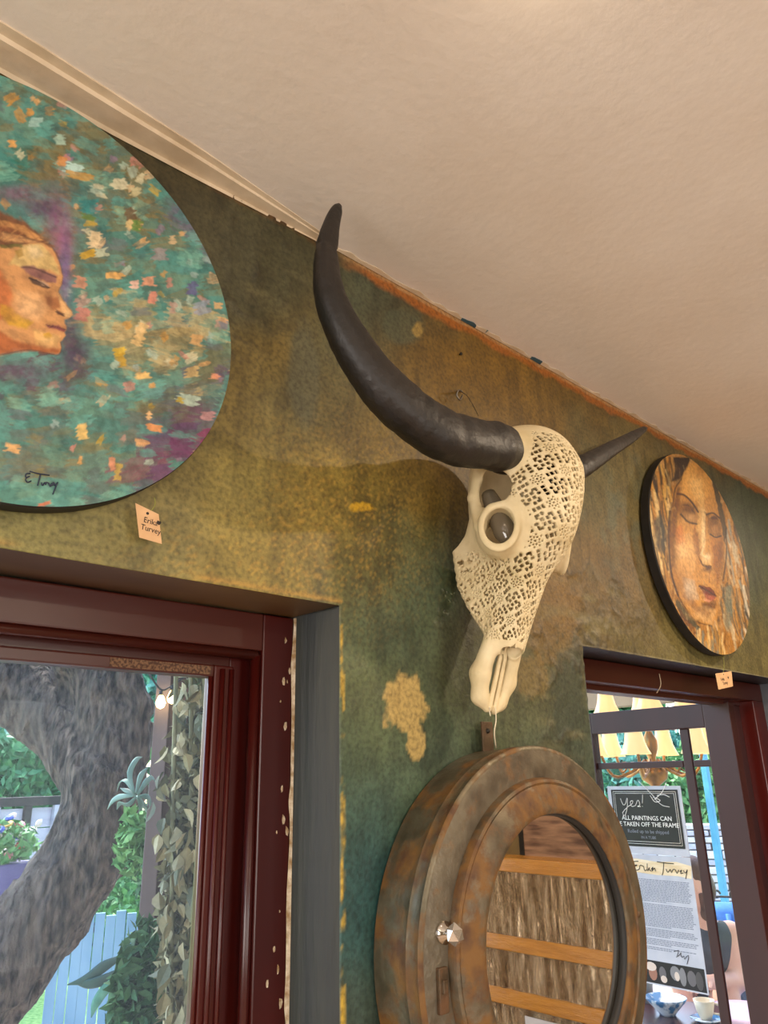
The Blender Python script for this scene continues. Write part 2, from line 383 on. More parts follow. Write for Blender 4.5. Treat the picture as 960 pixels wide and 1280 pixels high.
mot = fbm(XX * 26, ZZ * 26, 5, 2); colr *= (.58 + .76 * mot)[..., None] * np.array([.90, 1.04, 1.12])
colr *= (.76 + .5 * fbm(XX * 5, ZZ * 3.2, 3, 41))[..., None]; colr *= (1 - .28 * np.clip((fbm(XX * 34, ZZ * 5, 3, 44) - .55) * 6, 0, 1))[..., None]
def tint(mask, c, al=1.):
    global colr
    a = np.clip(mask, 0, 1)[..., None] * al; colr = colr * (1 - a) + lin(c) * a
fine = fbm(XX * 60, ZZ * 60, 4, 7); mid = fbm(XX * 18, ZZ * 18, 4, 9); spk = noise2(XX * 330, ZZ * 330, 4)
g = lambda cx, cy, rx, ry: np.exp(-(((px - cx) / rx) ** 2 + ((py - cy) / ry) ** 2))
# orange wash under the ceiling, right part
top = (1.018 - ZZ)
tint(np.clip((.034 + .03 * (mid - .5) - top) / .012, 0, 1) * np.clip((XX - .82) / .1, 0, 1), (176, 100, 30), .85)
tint(np.clip((.012 + .016 * (mid - .5) - top) / .004, 0, 1) * np.clip((XX - .8) / .1, 0, 1), (196, 160, 110), .6)
tint(np.clip((.02 + .03 * (mid - .5) - top) / .008, 0, 1) * np.clip((.84 - XX) / .1, 0, 1), (104, 66, 30), .7)
# gold leaf patches
gp = np.maximum(g(505, 880, 30, 38), g(520, 930, 12, 26)); tint(np.clip((gp + .75 * (fine - .5) - .42) * 9, 0, 1), (200, 168, 98), .8)
gp = g(452, 634, 20, 7); tint(np.clip((gp + .5 * (fine - .5) - .5) * 9, 0, 1), (196, 152, 28), .9)
tint(np.clip((g(430, 640, 110, 120) + g(300, 700, 130, 50)) * (spk > .72), 0, 1), (196, 152, 60), .35)
tint(np.clip((g(430, 640, 110, 140)) * (spk < .2), 0, 1), (96, 66, 18), .4)
tint(np.clip((g(690, 770, 45, 90) + .5 * (fine - .5) - .5) * 6, 0, 1), (136, 102, 48), .4)
tint(np.clip((g(665, 845, 30, 35) + .6 * (fine - .5) - .5) * 6, 0, 1), (136, 108, 56), .45)
tint(np.clip((g(710, 870, 26, 90) + .9 * (fine - .5) - .45) * 6, 0, 1), (54, 62, 48), .7)
tint(np.clip((g(780, 640, 60, 90)) * np.clip((mid - .5) * 5, 0, 1), 0, 1), (92, 104, 88), .5)
tint(np.clip((g(500, 410, 34, 30) + .4 * (mid - .5) - .45) * 5, 0, 1), (82, 88, 66), .7)
tint(np.clip((g(522, 412, 9, 12) + .4 * (fine - .5) - .5) * 5, 0, 1), (170, 140, 70), .8)
tint(np.clip((g(380, 470, 26, 80) + .4 * (mid - .5) - .45) * 4, 0, 1), (98, 98, 74), .7)
# gilt line down the corner of the window reveal
tint(np.clip((.006 - np.abs(XX - .838)) / .003, 0, 1) * (ZZ < .25) * np.clip((fbm(XX * 90, ZZ * 22, 3, 3) - .42) * 9, 0, 1), (206, 166, 52), .9)
tint(np.clip((.005 - np.abs(ZZ - .290)) / .003, 0, 1) * (XX < .84) * np.clip((noise2(XX * 12, ZZ * 9, 6) - .35) * 4, 0, 1), (176, 136, 60), .8)
# relief: trowelled plaster with raised ridges in the rough zones
rough_zone = np.clip(g(320, 330, 90, 110) + g(710, 860, 40, 110) + g(740, 760, 60, 70) + .25 * g(560, 850, 120, 90), 0, 1)
rid = np.abs(fbm(XX * 14, ZZ * 10, 4, 21) - .5) * 2
relief = .0022 * (fbm(XX * 9, ZZ * 9, 5, 31) - .5) + .001 * (fine - .5) + rough_zone * (.0035 * np.clip(.16 - rid, 0, 1) / .16 + .0015 * (fine - .5))
tint(rough_zone * np.clip((.055 - rid) / .03, 0, 1), (52, 44, 26), .6); tint(rough_zone * np.clip((noise2(XX * 9, ZZ * 40, 51) - .72) * 6, 0, 1), (124, 116, 78), .45)
nx, nz = XX.shape
front = np.stack([XX, 1.0 - relief, ZZ + ZC], -1).reshape(-1, 3)
I = np.arange(nx * nz).reshape(nx, nz); q = np.stack([I[:-1, :-1], I[1:, :-1], I[1:, 1:], I[:-1, 1:]], -1)
cx_ = (xs[:-1] + xs[1:])[:, None] / 2; cz_ = (zs[:-1] + zs[1:])[None, :] / 2
hole = lambda B: (cx_ > B[0]) & (cx_ < B[1]) & (cz_ > B[2]) & (cz_ < B[3])
keep = ~(hole(WIN) | hole(DOOR)); quads = q[keep]
BK = 1.24; Vb = [front]; Fb = [quads]; mi = [np.zeros(len(quads), np.int32)]; off = len(front)
def strip(ids, matid):
    global off
    b = front[ids].copy(); b[:, 1] = BK; k = len(ids); Vb.append(b); a = np.arange(k - 1)
    Fb.append(np.c_[ids[:-1], ids[1:], off + a + 1, off + a]); mi.append(np.full(k - 1, matid, np.int32)); off += k
xi = lambda v: int(np.argmin(np.abs(xs - v))); zi = lambda v: int(np.argmin(np.abs(zs - v)))
for B, ms in ((WIN, (1, 2)), (DOOR, (3, 3))):
    a, b, c, d = xi(B[0]), xi(B[1]), zi(B[2]), zi(B[3])
    strip(I[a, c:d + 1], ms[0]); strip(I[b, c:d + 1], ms[0]); strip(I[a:b + 1, d], ms[1])
    if B is WIN: strip(I[a:b + 1, c], ms[1])
XB = [-2.5, WIN[0], WIN[1], DOOR[0], DOOR[1], 4.6]; ZB = [-1.65, WIN[2], WIN[3], 1.018]
for i in range(5):
    for j in range(3):
        if (i == 1 and j == 1) or (i == 3 and j < 2): continue
        Vb.append(np.array([(XB[i], BK, ZB[j] + ZC), (XB[i + 1], BK, ZB[j] + ZC), (XB[i + 1], BK, ZB[j + 1] + ZC), (XB[i], BK, ZB[j + 1] + ZC)]))
        Fb.append(np.array([[off, off + 1, off + 2, off + 3]])); mi.append(np.full(1, 4, np.int32)); off += 4
me = raw(np.vstack(Vb), np.vstack(Fb)); me.polygons.foreach_set('material_index', np.concatenate(mi))
cc = np.zeros((off, 3)) + .2; cc[:len(front)] = colr.reshape(-1, 3); set_color(me, np.clip(cc, 0, 1))
M_wall = mat('patinated_plaster', (190, 190, 190), (255, 255, 255), rough=.5, attr='paint', scale=120, detail=6, bump=.14, bscale=150, lo=.3, hi=.6)
finish('wall_back', me, [M_wall, M_slate, M_soffit, M_navy, M_outer], None, True, S)

box('ceiling', (-2.5, -2.6, CEIL_Z), (4.6, 1.24, CEIL_Z + .12), M_ceil, bev=0, tag=S)
M_floor = mat('floor_boards', (186, 160, 130), (162, 134, 104), rough=.4, scale=4, stretch=(.2, 3, 1))
box('floor', (-2.5, -2.6, -.1), (4.6, 1.24, 0), M_floor, bev=0, tag=S)
M_side = mat('olive_side_wall', (150, 128, 88), (118, 98, 62), rough=.6, scale=3, bump=.2)
bm = bmesh.new()
for lo_, hi_ in (((-2.6, -2.6, 0), (-2.5, -1.3, CEIL_Z)), ((-2.6, .3, 0), (-2.5, 1.24, CEIL_Z)), ((-2.6, -1.3, 0), (-2.5, .3, .7)), ((-2.6, -1.3, 2.2), (-2.5, .3, CEIL_Z))): add_box(bm, lo_, hi_)
finish('wall_left', bm_mesh(bm), M_side, None, False, S)
r = thing('window_4', '', '', (-2.55, -.5, .7), kind='structure')  # unseen window, added behind the left fill lamp
for lo_, hi_ in (((-2.59, -1.3, .7), (-2.52, -1.24, 2.2)), ((-2.59, .24, .7), (-2.52, .3, 2.2)), ((-2.59, -1.24, 2.14), (-2.52, .24, 2.2)), ((-2.59, -1.24, .7), (-2.52, .24, .76)), ((-2.58, -.52, .76), (-2.53, -.48, 2.14))): box('window_frame', lo_, hi_, M_mahog, r)
box('wall_right', (4.6, -2.6, 0), (4.7, 1.24, CEIL_Z), M_side, bev=0, tag=S)
bm = bmesh.new()
ox = [(-2.5, -1.45), (-.35, .75), (1.85, 4.6)]
for a, b in ox: add_box(bm, (a, -2.7, 0), (b, -2.6, CEIL_Z))
for a, b in ((-1.45, -.35), (.75, 1.85)):
    add_box(bm, (a, -2.7, 0), (b, -2.6, .7)); add_box(bm, (a, -2.7, 2.2), (b, -2.6, CEIL_Z))
finish('wall_front', bm_mesh(bm), M_side, None, False, S)
for k, (a, b) in enumerate(((-1.45, -.35), (.75, 1.85))):
    r = thing('window_%d' % (k + 2), '', '', ((a + b) / 2, -2.65, .7), kind='structure')
    for lo, hi in (((a, -2.69, .7), (a + .05, -2.62, 2.2)), ((b - .05, -2.69, .7), (b, -2.62, 2.2)), ((a + .05, -2.69, 2.14), (b - .05, -2.62, 2.2)), ((a + .05, -2.69, .7), (b - .05, -2.62, .76)), (((a + b) / 2 - .02, -2.68, .76), ((a + b) / 2 + .02, -2.63, 2.14))):
        box('window_frame', lo, hi, M_mahog, r)

# cornice strip that dies into the ceiling
prof = [(0, 0), (0, .020), (.010, .022), (.014, .012), (.70, .011), (.74, .004), (1.0, .003), (1.0, 0)]
Vc = []; Fc = []; nX = 24
for i, x in enumerate(np.linspace(-2.5, .78, nX)):
    wd = np.interp(x, [-2.5, .15, .5, .78], [.07, .07, .05, .02])
    for (u, h) in prof: Vc.append((x, 1.0 - .001 - u * wd, CEIL_Z - h * np.interp(x, [.4, .78], [1, .3])))
np_ = len(prof)
for i in range(nX - 1):
    for j in range(np_):
        a = i * np_ + j; b = i * np_ + (j + 1) % np_; Fc.append((a, a + np_, b + np_, b))
Fc += [tuple(range(np_)), tuple(range((nX - 1) * np_, nX * np_))]
finish('trim_1', raw(Vc, Fc), M_cream, None, False, S)
# ragged white paint edge between ceiling and wall, with slivers of old blue paint
def edge_strip(name, x0, x1, m, seed, w0):
    X_ = np.linspace(x0, x1, max(8, int((x1 - x0) / .008))); wv = w0 * (.3 + 1.1 * noise2(X_ * 40, X_ * 0, seed)); V = []; Fc = []
    for i, x in enumerate(X_):
        V += [(x, .998, CEIL_Z - .0005), (x, .998 - wv[i], CEIL_Z - .0005), (x, .998 - wv[i], CEIL_Z - .002), (x, .998, CEIL_Z - .003)]
    for i in range(len(X_) - 1):
        for j in range(4): a = i * 4 + j; b = i * 4 + (j + 1) % 4; Fc.append((a, a + 4, b + 4, b))
    finish(name, raw(V, Fc), m, None, False, S)
edge_strip('trim_2', .80, 4.5, M_cream, 3, .010)
M_blueflake = mat('old_blue_paint', (46, 78, 92), (60, 92, 100), rough=.5, scale=30)
for i, (a, b) in enumerate(((1.185, 1.29), (1.47, 1.535))): edge_strip('trim_%d' % (3 + i), a, b, M_blueflake, 5 + i, .009)

# ------------------------------------------------------------------ window_1
r = thing('window_1', '', '', (.14, 1.16, ZC - .8), kind='structure')
wl, wr, wb, wt = -.55, .830, ZC - .80, ZC + .279
box('jamb', (.764, 1.128, wb), (wr, 1.215, wt), M_mahog, r, .003)
box('jamb', (wl, 1.128, wb), (wl + .066, 1.215, wt), M_mahog, r, .003)
box('head', (wl + .066, 1.128, ZC + .214), (.764, 1.215, wt), M_mahog_h, r, .003)
box('sill', (wl, 1.06, wb - .002), (wr, 1.215, wb + .05), M_mahog_h, r, .004)
tube('bead', [(.757, 1.139, wb + .05), (.757, 1.139, ZC + .207)], .009, M_mahog, r, 10)
tube('bead', [(wl + .07, 1.139, ZC + .207), (.757, 1.139, ZC + .207)], .009, M_mahog_h, r, 10)
box('stop', (.722, 1.166, wb + .05), (.766, 1.20, ZC + .216), M_mahog, r, .002)
box('stop', (wl + .066, 1.166, ZC + .186), (.722, 1.21, ZC + .216), M_mahog_h, r, .002)
sash = box('sash_stile', (.684, 1.152, wb + .05), (.722, 1.184, ZC + .186), M_mahog, r, .003)
for xx, yy in ((.7165, 1.150), (.6985, 1.149), (.680, 1.157)): tube('moulding', [(xx, yy, wb + .05), (xx, yy, ZC + .18)], .0042, M_mahog, sash, 8)
rail = box('sash_rail', (wl + .07, 1.152, ZC + .166), (.684, 1.184, ZC + .186), M_mahog_h, r, .003)
M_brush = mat('brush_seal', (120, 90, 66), (72, 48, 36), rough=.9, scale=220, lo=.42, hi=.58, bump=.3)
box('draught_strip', (.50, 1.1505, ZC + .169), (.676, 1.1525, ZC + .183), M_brush, rail, 0)
box('sash_rail', (wl + .07, 1.152, wb + .05), (.684, 1.205, wb + .09), M_mahog_h, r, .003)
box('pane', (wl + .05, 1.176, wb + .06), (.690, 1.180, ZC + .176), M_pane, r, 0)
Zc_ = np.linspace(wb, wt, 90); V = []; Fc = []
for i, z in enumerate(Zc_):
    wv = .002 + .006 * noise2(z * 30, 1.5, 2); V += [(.8315, 1.122, z), (.8315 - wv, 1.1265, z), (.8315, 1.130, z)]
for i in range(len(Zc_) - 1):
    for j in range(3): a = i * 3 + j; b = i * 3 + (j + 1) % 3; Fc.append((a, a + 3, b + 3, b))
finish('filler_line', raw(V, Fc), M_caulk, r, False)
for i in range(16):    # chips in the jamb paint
    z = random.uniform(wb + .3, wt - .02); x = .79 + random.random() ** .5 * .036; s_ = random.uniform(.0015, .005)
    prism('paint_chip', [(s_ * random.uniform(.5, 1) * math.cos(a), s_ * random.uniform(1, 2.4) * math.sin(a)) for a in np.linspace(0, 6.28, 7)[:-1]], .0006, Matrix(((1, 0, 0, x), (0, 0, -1, 1.128), (0, 1, 0, z), (0, 0, 0, 1))), M_caulk, r)

# ------------------------------------------------------------------ door_1: frame and glazed leaf standing open
r = thing('door_1', '', '', (2.2, 1.15, 0), kind='structure')
box('frame_head', (1.58, 1.10, ZC + .224), (2.845, 1.20, ZC + .282), M_mahog_h, r, .003)
box('frame_head_stop', (1.64, 1.145, ZC + .21), (2.76, 1.20, ZC + .226), M_mahog_h, r, .002)
box('frame_jamb', (2.76, 1.10, 0), (2.845, 1.20, ZC + .224), M_mahog, r, .003)
box('frame_jamb', (1.58, 1.10, 0), (1.64, 1.20, ZC + .224), M_mahog, r, .003)
box('frame_stop', (2.712, 1.15, 0), (2.76, 1.20, ZC + .21), M_maroon, r, .002)
U = np.array([.04, .9992, 0]); NL = np.array([-.9992, .04, 0]); H0 = np.array([2.65, 1.13, 0])
LEAF = Matrix(((U[0], NL[0], 0, H0[0]), (U[1], NL[1], 0, H0[1]), (0, 0, 1, 0), (0, 0, 0, 1)))
LT = ZC + .217; LW = .605
def LP(px, py):                      # pixel -> (s, z) on the leaf's plane
    d = ray(px, py); t = (H0 - CAM) @ NL / (d @ NL); P = CAM + d * t; return (P - H0) @ U, P[2]
leaf = thing('door_leaf', '', '', tuple(H0), None, 'structure'); leaf.parent = r; leaf.location = H0 - BASE[r.name]
def lbox(name, s0, s1, z0, z1, m=M_maroon, th=.02, par=leaf, bev=.003): return box(name, (s0, -th, z0), (s1, th, z1), m, par, bev, M=LEAF)
lbox('stile', 0, .093, .02, LT); lbox('stile', .546, LW, .02, LT)
lbox('rail', .093, .546, ZC + .139, LT); lbox('rail', .093, .546, .02, .30)
lbox('muntin', .164, .196, .30, ZC + .139, M_maroon, .007); lbox('muntin', .199, .546, ZC + .012, ZC + .034, M_maroon, .008); lbox('muntin', .093, .16, ZC + .012, ZC + .034, M_maroon, .008)
for a, b in ((.093, .164), (.196, .546)):
    for c, d in ((.30, ZC + .012), (ZC + .034, ZC + .139)): lbox('pane', a, b, c, d, M_pane2, .002, leaf, 0)
tube('hook_cord', [W(824, 842, 1.097), W(826, 856, 1.096), W(821, 866, 1.095)], .0012, M_cream, r, 6, sm=8)

# ================================================================== carved skull
M_bone = mat('old_bone', (224, 207, 168), (196, 176, 132), rough=.6, scale=14, bump=.2, bscale=60, lo=.3, hi=.7)
M_horn = mat('black_horn', (18, 14, 11), (34, 27, 22), rough=.5, scale=9, stretch=(1, 1, 1), bump=.35, bscale=38, lo=.3, hi=.75)
M_smoke = mat('smoked_glass', (104, 94, 78), rough=.1, spec=.8)
M_string = mat('cotton_string', (226, 212, 184), rough=.8)
RA = math.radians(9); EX = np.array([math.cos(RA), 0, -math.sin(RA)]); EZ = np.array([math.sin(RA), 0, math.cos(RA)]); SO = np.array([1.19, 1.0, ZC + .55])
def sk_world(P): P = np.asarray(P, float); return SO + P[..., :1] * EX + P[..., 1:2] * np.array([0, 1., 0]) + P[..., 2:3] * EZ
skull = thing('carved_skull', 'carved cream horned animal skull with openwork lattice hung on the patinated wall', 'skull', tuple(W(605, 885, .91)))
vox = .0015; lo = (-.165, -.300, -.462); hi = (.165, .0, .145)
X, Y, Z = grid3(lo, hi, vox)
AX = np.abs(X)
D = ell(X, Y, Z, (0, -.150, .012), (.100, .118, .112))
D = smin(D, ell(X, Y, Z, (0, -.150, -.085), (.088, .108, .10)), .05)
zk = [-.345, -.30, -.26, -.21, -.14, -.115, -.05, 0.0]
hx = np.interp(Z, zk, [.036, .045, .052, .060, .068, .071, .080, .085]).astype(np.float32)
fy = np.interp(Z, zk, [-.146, -.158, -.170, -.187, -.212, -.221, -.245, -.25]).astype(np.float32)
by = np.interp(Z, zk, [-.108, -.082, -.055, -.030, -.020, -.060, -.115, -.14]).astype(np.float32)
wfac = 1 - .42 * np.clip((by - Y) / (by - fy), 0, 1) ** 1.5
rr = .016
dx = AX - hx * wfac + rr; dy = np.maximum(fy - Y, Y - by) + rr; dz = np.maximum(-.338 - Z, Z - .02) + .004
box_d = np.sqrt(np.maximum(dx, 0) ** 2 + np.maximum(dy, 0) ** 2 + np.maximum(dz, 0) ** 2) + np.minimum(np.maximum(dx, np.maximum(dy, dz)), 0) - rr
D = smin(D, box_d, .035)
del dx, dy, dz, box_d, wfac
for sgn in (-1, 1):      # horn cores
    D = smin(D, cone(X, Y, Z, (sgn * .05, -.155, .030), (sgn * .105, -.168, .030), .058, .046), .03)
    D = smin(D, ell(X, Y, Z, (sgn * .080, -.155, -.132 if sgn < 0 else -.112), (.038, .044, .052) if sgn < 0 else (.036, .044, .042)), .022)     # orbit block
OB = np.array([.090, -.166, -.134]); ON = np.array([.82, -.57, .02]); ON /= np.linalg.norm(ON)
# hollow the bone
SH = np.maximum(D, -(D + .0048))
# orbit rims, arches, sockets
for sgn in (-1, 1):
    o = OB * (sgn, 1, 1) + (0, 0, .02 * (sgn > 0)); n = ON * (sgn, 1, 1)
    qx, qy, qz = X - o[0], Y - o[1], Z - o[2]; ax = qx * n[0] + qy * n[1] + qz * n[2]; rad = np.sqrt(np.maximum(qx ** 2 + qy ** 2 + (qz * .74) ** 2 - ax ** 2, 1e-9))
    sock = np.maximum(rad - .0300, -(ax + .05)); SH = smax(SH, -sock, .003)
    wallr = np.maximum(np.abs(rad - .0322) - .0026, np.abs(ax + .018) - .028); SH = smin(SH, wallr, .004)
    rim = np.sqrt((rad - .0335) ** 2 + (ax - .010) ** 2) - .0044; SH = smin(SH, rim, .008)
    foss = ell(X, Y, Z, (sgn * .098, -.150, -.050), (.034, .040, .036)); SH = smax(SH, -foss, .008)
    SH = smin(SH, cone(X, Y, Z, (sgn * .098, -.112, .000), (sgn * .106, -.112, -.062), .011, .009), .008)
    SH = smin(SH, cone(X, Y, Z, (sgn * .106, -.112, -.062), (sgn * .104, -.130, -.125), .010, .012), .010)
    # premaxilla prongs
    pr = cone(X, Y, Z, (sgn * .030, -.118, -.300), (sgn * .037, -.088, -.385), .016, .017)
    pr = smin(pr, cone(X, Y, Z, (sgn * .037, -.088, -.385), (sgn * .026, -.080, -.424), .018, .015), .012)
    pr = smin(pr, cone(X, Y, Z, (sgn * .026, -.080, -.424), (sgn * .010, -.084, -.442), .013, .008), .012)
    SH = smin(SH, pr, .010)
    SH = smin(SH, cone(X, Y, Z, (sgn * .006, -.118, -.31), (sgn * .007, -.088, -.436), .0042, .005), .004)
# open nasal cavity below the carved plate
SH = smax(SH, -np.maximum(ell(X, Y, Z, (0, -.13, -.365), (.018, .05, .052)), -(AX - .0135) * 0 + np.where(AX < .0115, .02, -.02)), .003)
SH = smax(SH, -ell(X, Y, Z, (0, -.128, -.338), (.026, .018, .02)), .004)
# lattice: period P, medallions on a square lattice turned about 32 degrees; wrapped round the bone
yc = np.interp(Z, [-.34, -.2, -.1, .1], [-.122, -.108, -.13, -.145]).astype(np.float32); Rz = np.interp(Z, [-.34, -.24, -.15, -.05, .1], [.052, .072, .088, .105, .10]).astype(np.float32)
th = np.arctan2(.65 * X - .75 * (Y - yc), -.75 * X - .65 * (Y - yc))
s_ = th * Rz; t_ = Z + 0 * X + 0 * Y
P_ = .050; ca, sa = math.cos(.56), math.sin(.56)
U_ = ((s_ * ca + t_ * sa) / P_).astype(np.float32); V_ = ((-s_ * sa + t_ * ca) / P_).astype(np.float32); del s_, t_, th
U_ -= np.floor(U_) + .5; V_ -= np.floor(V_) + .5      # relative to a cell centre, medallions at the corners
MU = .5 - np.abs(U_); MV = .5 - np.abs(V_); mr = np.sqrt(MU ** 2 + MV ** 2); ma = np.arctan2(MV, MU)
b2 = lambda x, y, cx, cy, hx_, hy_: np.maximum(np.abs(x - cx) - hx_, np.abs(y - cy) - hy_)
Hh = np.full(U_.shape, 1., np.float32)
for k in range(4):
    a, b = (U_, V_) if k == 0 else (V_, -U_) if k == 1 else (-U_, -V_) if k == 2 else (-V_, U_)
    for sh in (b2(a, b, .088, .088, .056, .056), np.sqrt(((a - .285) / 1.3) ** 2 + b ** 2) - .052, b2(a, b, .200, .195, .060, .040), b2(a, b, .270, .160, .040, .072), b2(a, b, .5, .0, .062, .062), b2(a, b, .5, .145, .070, .045), b2(a, b, .5, -.145, .070, .045)):
        Hh = np.minimum(Hh, sh)
Hh = np.maximum(Hh - .004, .275 - mr)      # keep the medallion discs
rk = np.abs(((ma / (np.pi / 4) + .5) % 1) - .5) * (np.pi / 4) * mr; rk2 = np.abs(((ma / (np.pi / 4)) % 1) - .5) * (np.pi / 4) * mr
Hh = np.minimum(Hh, np.sqrt((mr - .125) ** 2 + rk ** 2) - .034); Hh = np.minimum(Hh, np.sqrt((mr - .205) ** 2 + rk2 ** 2) - .034); Hh = np.minimum(Hh, mr - .04)
Hh = Hh * P_; del rk2
del U_, V_, MU, MV, mr, ma, rk
mask = np.maximum(Y - (-.028 - .25 * np.maximum(-Z - .24, 0)), np.maximum(-.326 - Z, Z - .070))
orb_d = np.minimum(*[np.sqrt((X - s * .098) ** 2 + (Y + .172) ** 2 + ((Z + .135) * .85) ** 2) for s in (-1, 1)])
mask = np.maximum(mask, .058 - orb_d)
upper = np.maximum(Y + .172 + .25 * np.maximum(-Z - .02, 0), AX - .092 + 0 * Y)
mask = np.maximum(mask, np.where(Z > -.150, upper, -1.))
horn_d = np.sqrt((AX - .09) ** 2 + (Y + .16) ** 2 + (Z - .03) ** 2); mask = np.maximum(mask, .070 - horn_d)
SH = np.maximum(SH, -np.maximum(Hh, mask)); del Hh, mask, upper, orb_d, horn_d
# scalloped tooth row along the back edge of the upper jaw
SH += (.0006 * np.sin(Z * 2 * np.pi / .019) * (Y > -.075) * (Z < -.13) * (Z > -.27)).astype(np.float32)
V, Q = surface_nets(SH, lo, vox); del SH, D
finish('cranium', raw(sk_world(V), Q), M_bone, skull)
def horn(path, rad, seed):
    n = 330; p = smooth_path(path, n); t = np.linspace(0, 1, n); r = np.interp(t, np.linspace(0, 1, len(rad)), rad)
    ring = np.clip(1 - t * 1.15, 0, 1); lines = fbm(t * 45, t * 0, 3, seed) - .5
    bumpy = .05 * np.exp(-((t - .74) / .03) ** 2) - .06 * np.exp(-((t - .70) / .012) ** 2) + .035 * np.exp(-((t - .66) / .015) ** 2)
    r = r * (1 + .16 * lines * ring + bumpy * .8)
    def shape(tt, a):
        k = 1 + .05 * np.cos(3 * a + .4) + .02 * (noise2(a * 3, a * 0 + tt * 60, seed + 2) - .5)
        lumps = 1 + .10 * np.exp(-((tt - .72) / .05) ** 2) * (noise2(np.cos(a) * 2 + tt * 40, np.sin(a) * 2, seed + 4) - .5) * 2
        return (k * lumps * 1.02, k * lumps * .86)
    V, Fc = tube_data(p, r, 40, shape); return finish('horn', raw(V, Fc), M_horn, skull)
def hp(px, py, Yd): return W(px, py, Yd)
b0 = sk_world((-.082, -.165, .030))
hornL = horn([b0, hp(629, 561, .815), hp(562, 548, .812), hp(502, 508, .815), hp(452, 450, .828), hp(416, 382, .842), hp(407, 325, .855), hp(413, 285, .864), hp(420, 264, .868), hp(424, 257, .869)], [.043, .0455, .0465, .044, .038, .029, .0205, .0155, .011, .005], 3)
b1 = sk_world((.075, -.160, .030))
hornR = horn([b1, sk_world((.135, -.150, .075)), hp(738, 578, .850), hp(762, 563, .855), hp(786, 549, .865), hp(803, 538, .873), hp(808, 535, .875)], [.036, .030, .023, .019, .0145, .009, .0035], 9)
# smoked glass bulb inside the eye socket
oc = sk_world(np.array([-.060, -.155, -.128])); od = sk_world(np.array([-.072, -.120, -.040])) - oc
tube('glass_bulb', [oc - od * .25, oc, oc + od * .5, oc + od], [.014, .022, .022, .014], M_smoke, skull, 20, sm=14)
st = [W(619, 884, .905), W(620, 900, .912), W(618, 916, .92), W(620, 935, .94)]
multi_tube('hanging_string', [st, [W(612, 884, .905), W(612, 889, .91), W(613, 895, .912)]], .0012, M_string, skull, 6, sm=14)
# screw eye and wire above the skull
M_steel = mat('dull_steel', (150, 146, 138), (96, 92, 86), rough=.35, metal=.9, scale=40)
M_wire = mat('dark_wire', (46, 42, 36), rough=.5, metal=.6)
sc = thing('picture_hook', 'small steel hook with a loose wire above the skull', 'hook', tuple(W(577, 495, .995)))
tube('shank', [W(577, 489, 1.004), W(577, 489, .975)], .0026, M_steel, sc, 8)
tube('loop', [W(577, 489, .976), W(573, 488, .972), W(571, 494, .972), W(575, 500, .974), W(578, 494, .974)], .0018, M_steel, sc, 8, sm=18)
tube('wire', [W(577, 490, .978), W(584, 495, .972), W(592, 508, .965), W(598, 520, .955)], .0008, M_wire, sc, 6, sm=14)
hole = lathe('old_nail', [(.0, -.006), (.0035, -.005), (.0038, -.003), (.0016, -.002), (.0016, .004)], W(575, 443, .999), M_wire, None, 'Y', 12, tag=T('tiny dark nail head in the wall above the wire hook', 'nail'))

# ================================================================== round paintings
M_edge = mat('black_canvas_edge', (20, 18, 16), (30, 26, 22), rough=.6, scale=40)
M_paint = mat('oil_paint', (215, 215, 215), (255, 255, 255), rough=.5, attr='paint', scale=90, bump=.12, bscale=160, lo=.35, hi=.6)
def round_painting(root, C, rad, Yf, Yb, ras, step):
    n = int(2 * rad / step); ax = np.linspace(-rad, rad, n); A, B = np.meshgrid(ax, ax, indexing='ij')
    # square -> disc map keeps every vertex inside the rim
    Rm = np.maximum(np.abs(A), np.abs(B)); Rl = np.hypot(A, B) + 1e-9; k = Rm / Rl; A = A * k; B = B * k
    P = np.stack([C[0] + A, np.full_like(A, Yf), C[1] + B], -1); px, py = to_px(P); c = ras.sample(px, py)
    lum = c @ np.array([.3, .6, .1]); h = .0006 * (lum ** .5) + .0004 * fbm(A * 90, B * 90, 3, 5); P[..., 1] -= h
    I = np.arange(n * n).reshape(n, n); Q = np.stack([I[:-1, :-1], I[1:, :-1], I[1:, 1:], I[:-1, 1:]], -1).reshape(-1, 4)
    me = raw(P.reshape(-1, 3), Q); set_color(me, np.clip(c.reshape(-1, 3), 0, 1)); o = finish('painted_canvas', me, M_paint, root)
    d = Yb - Yf
    lathe('canvas_edge', [(0, d), (rad - .003, d), (rad + .001, d - .003), (rad + .0012, .003), (rad - .001, .0006), (rad - .006, .0008)], (C[0], Yf, C[1]), M_edge, root, 'Y', 128, auto=40)
    return o
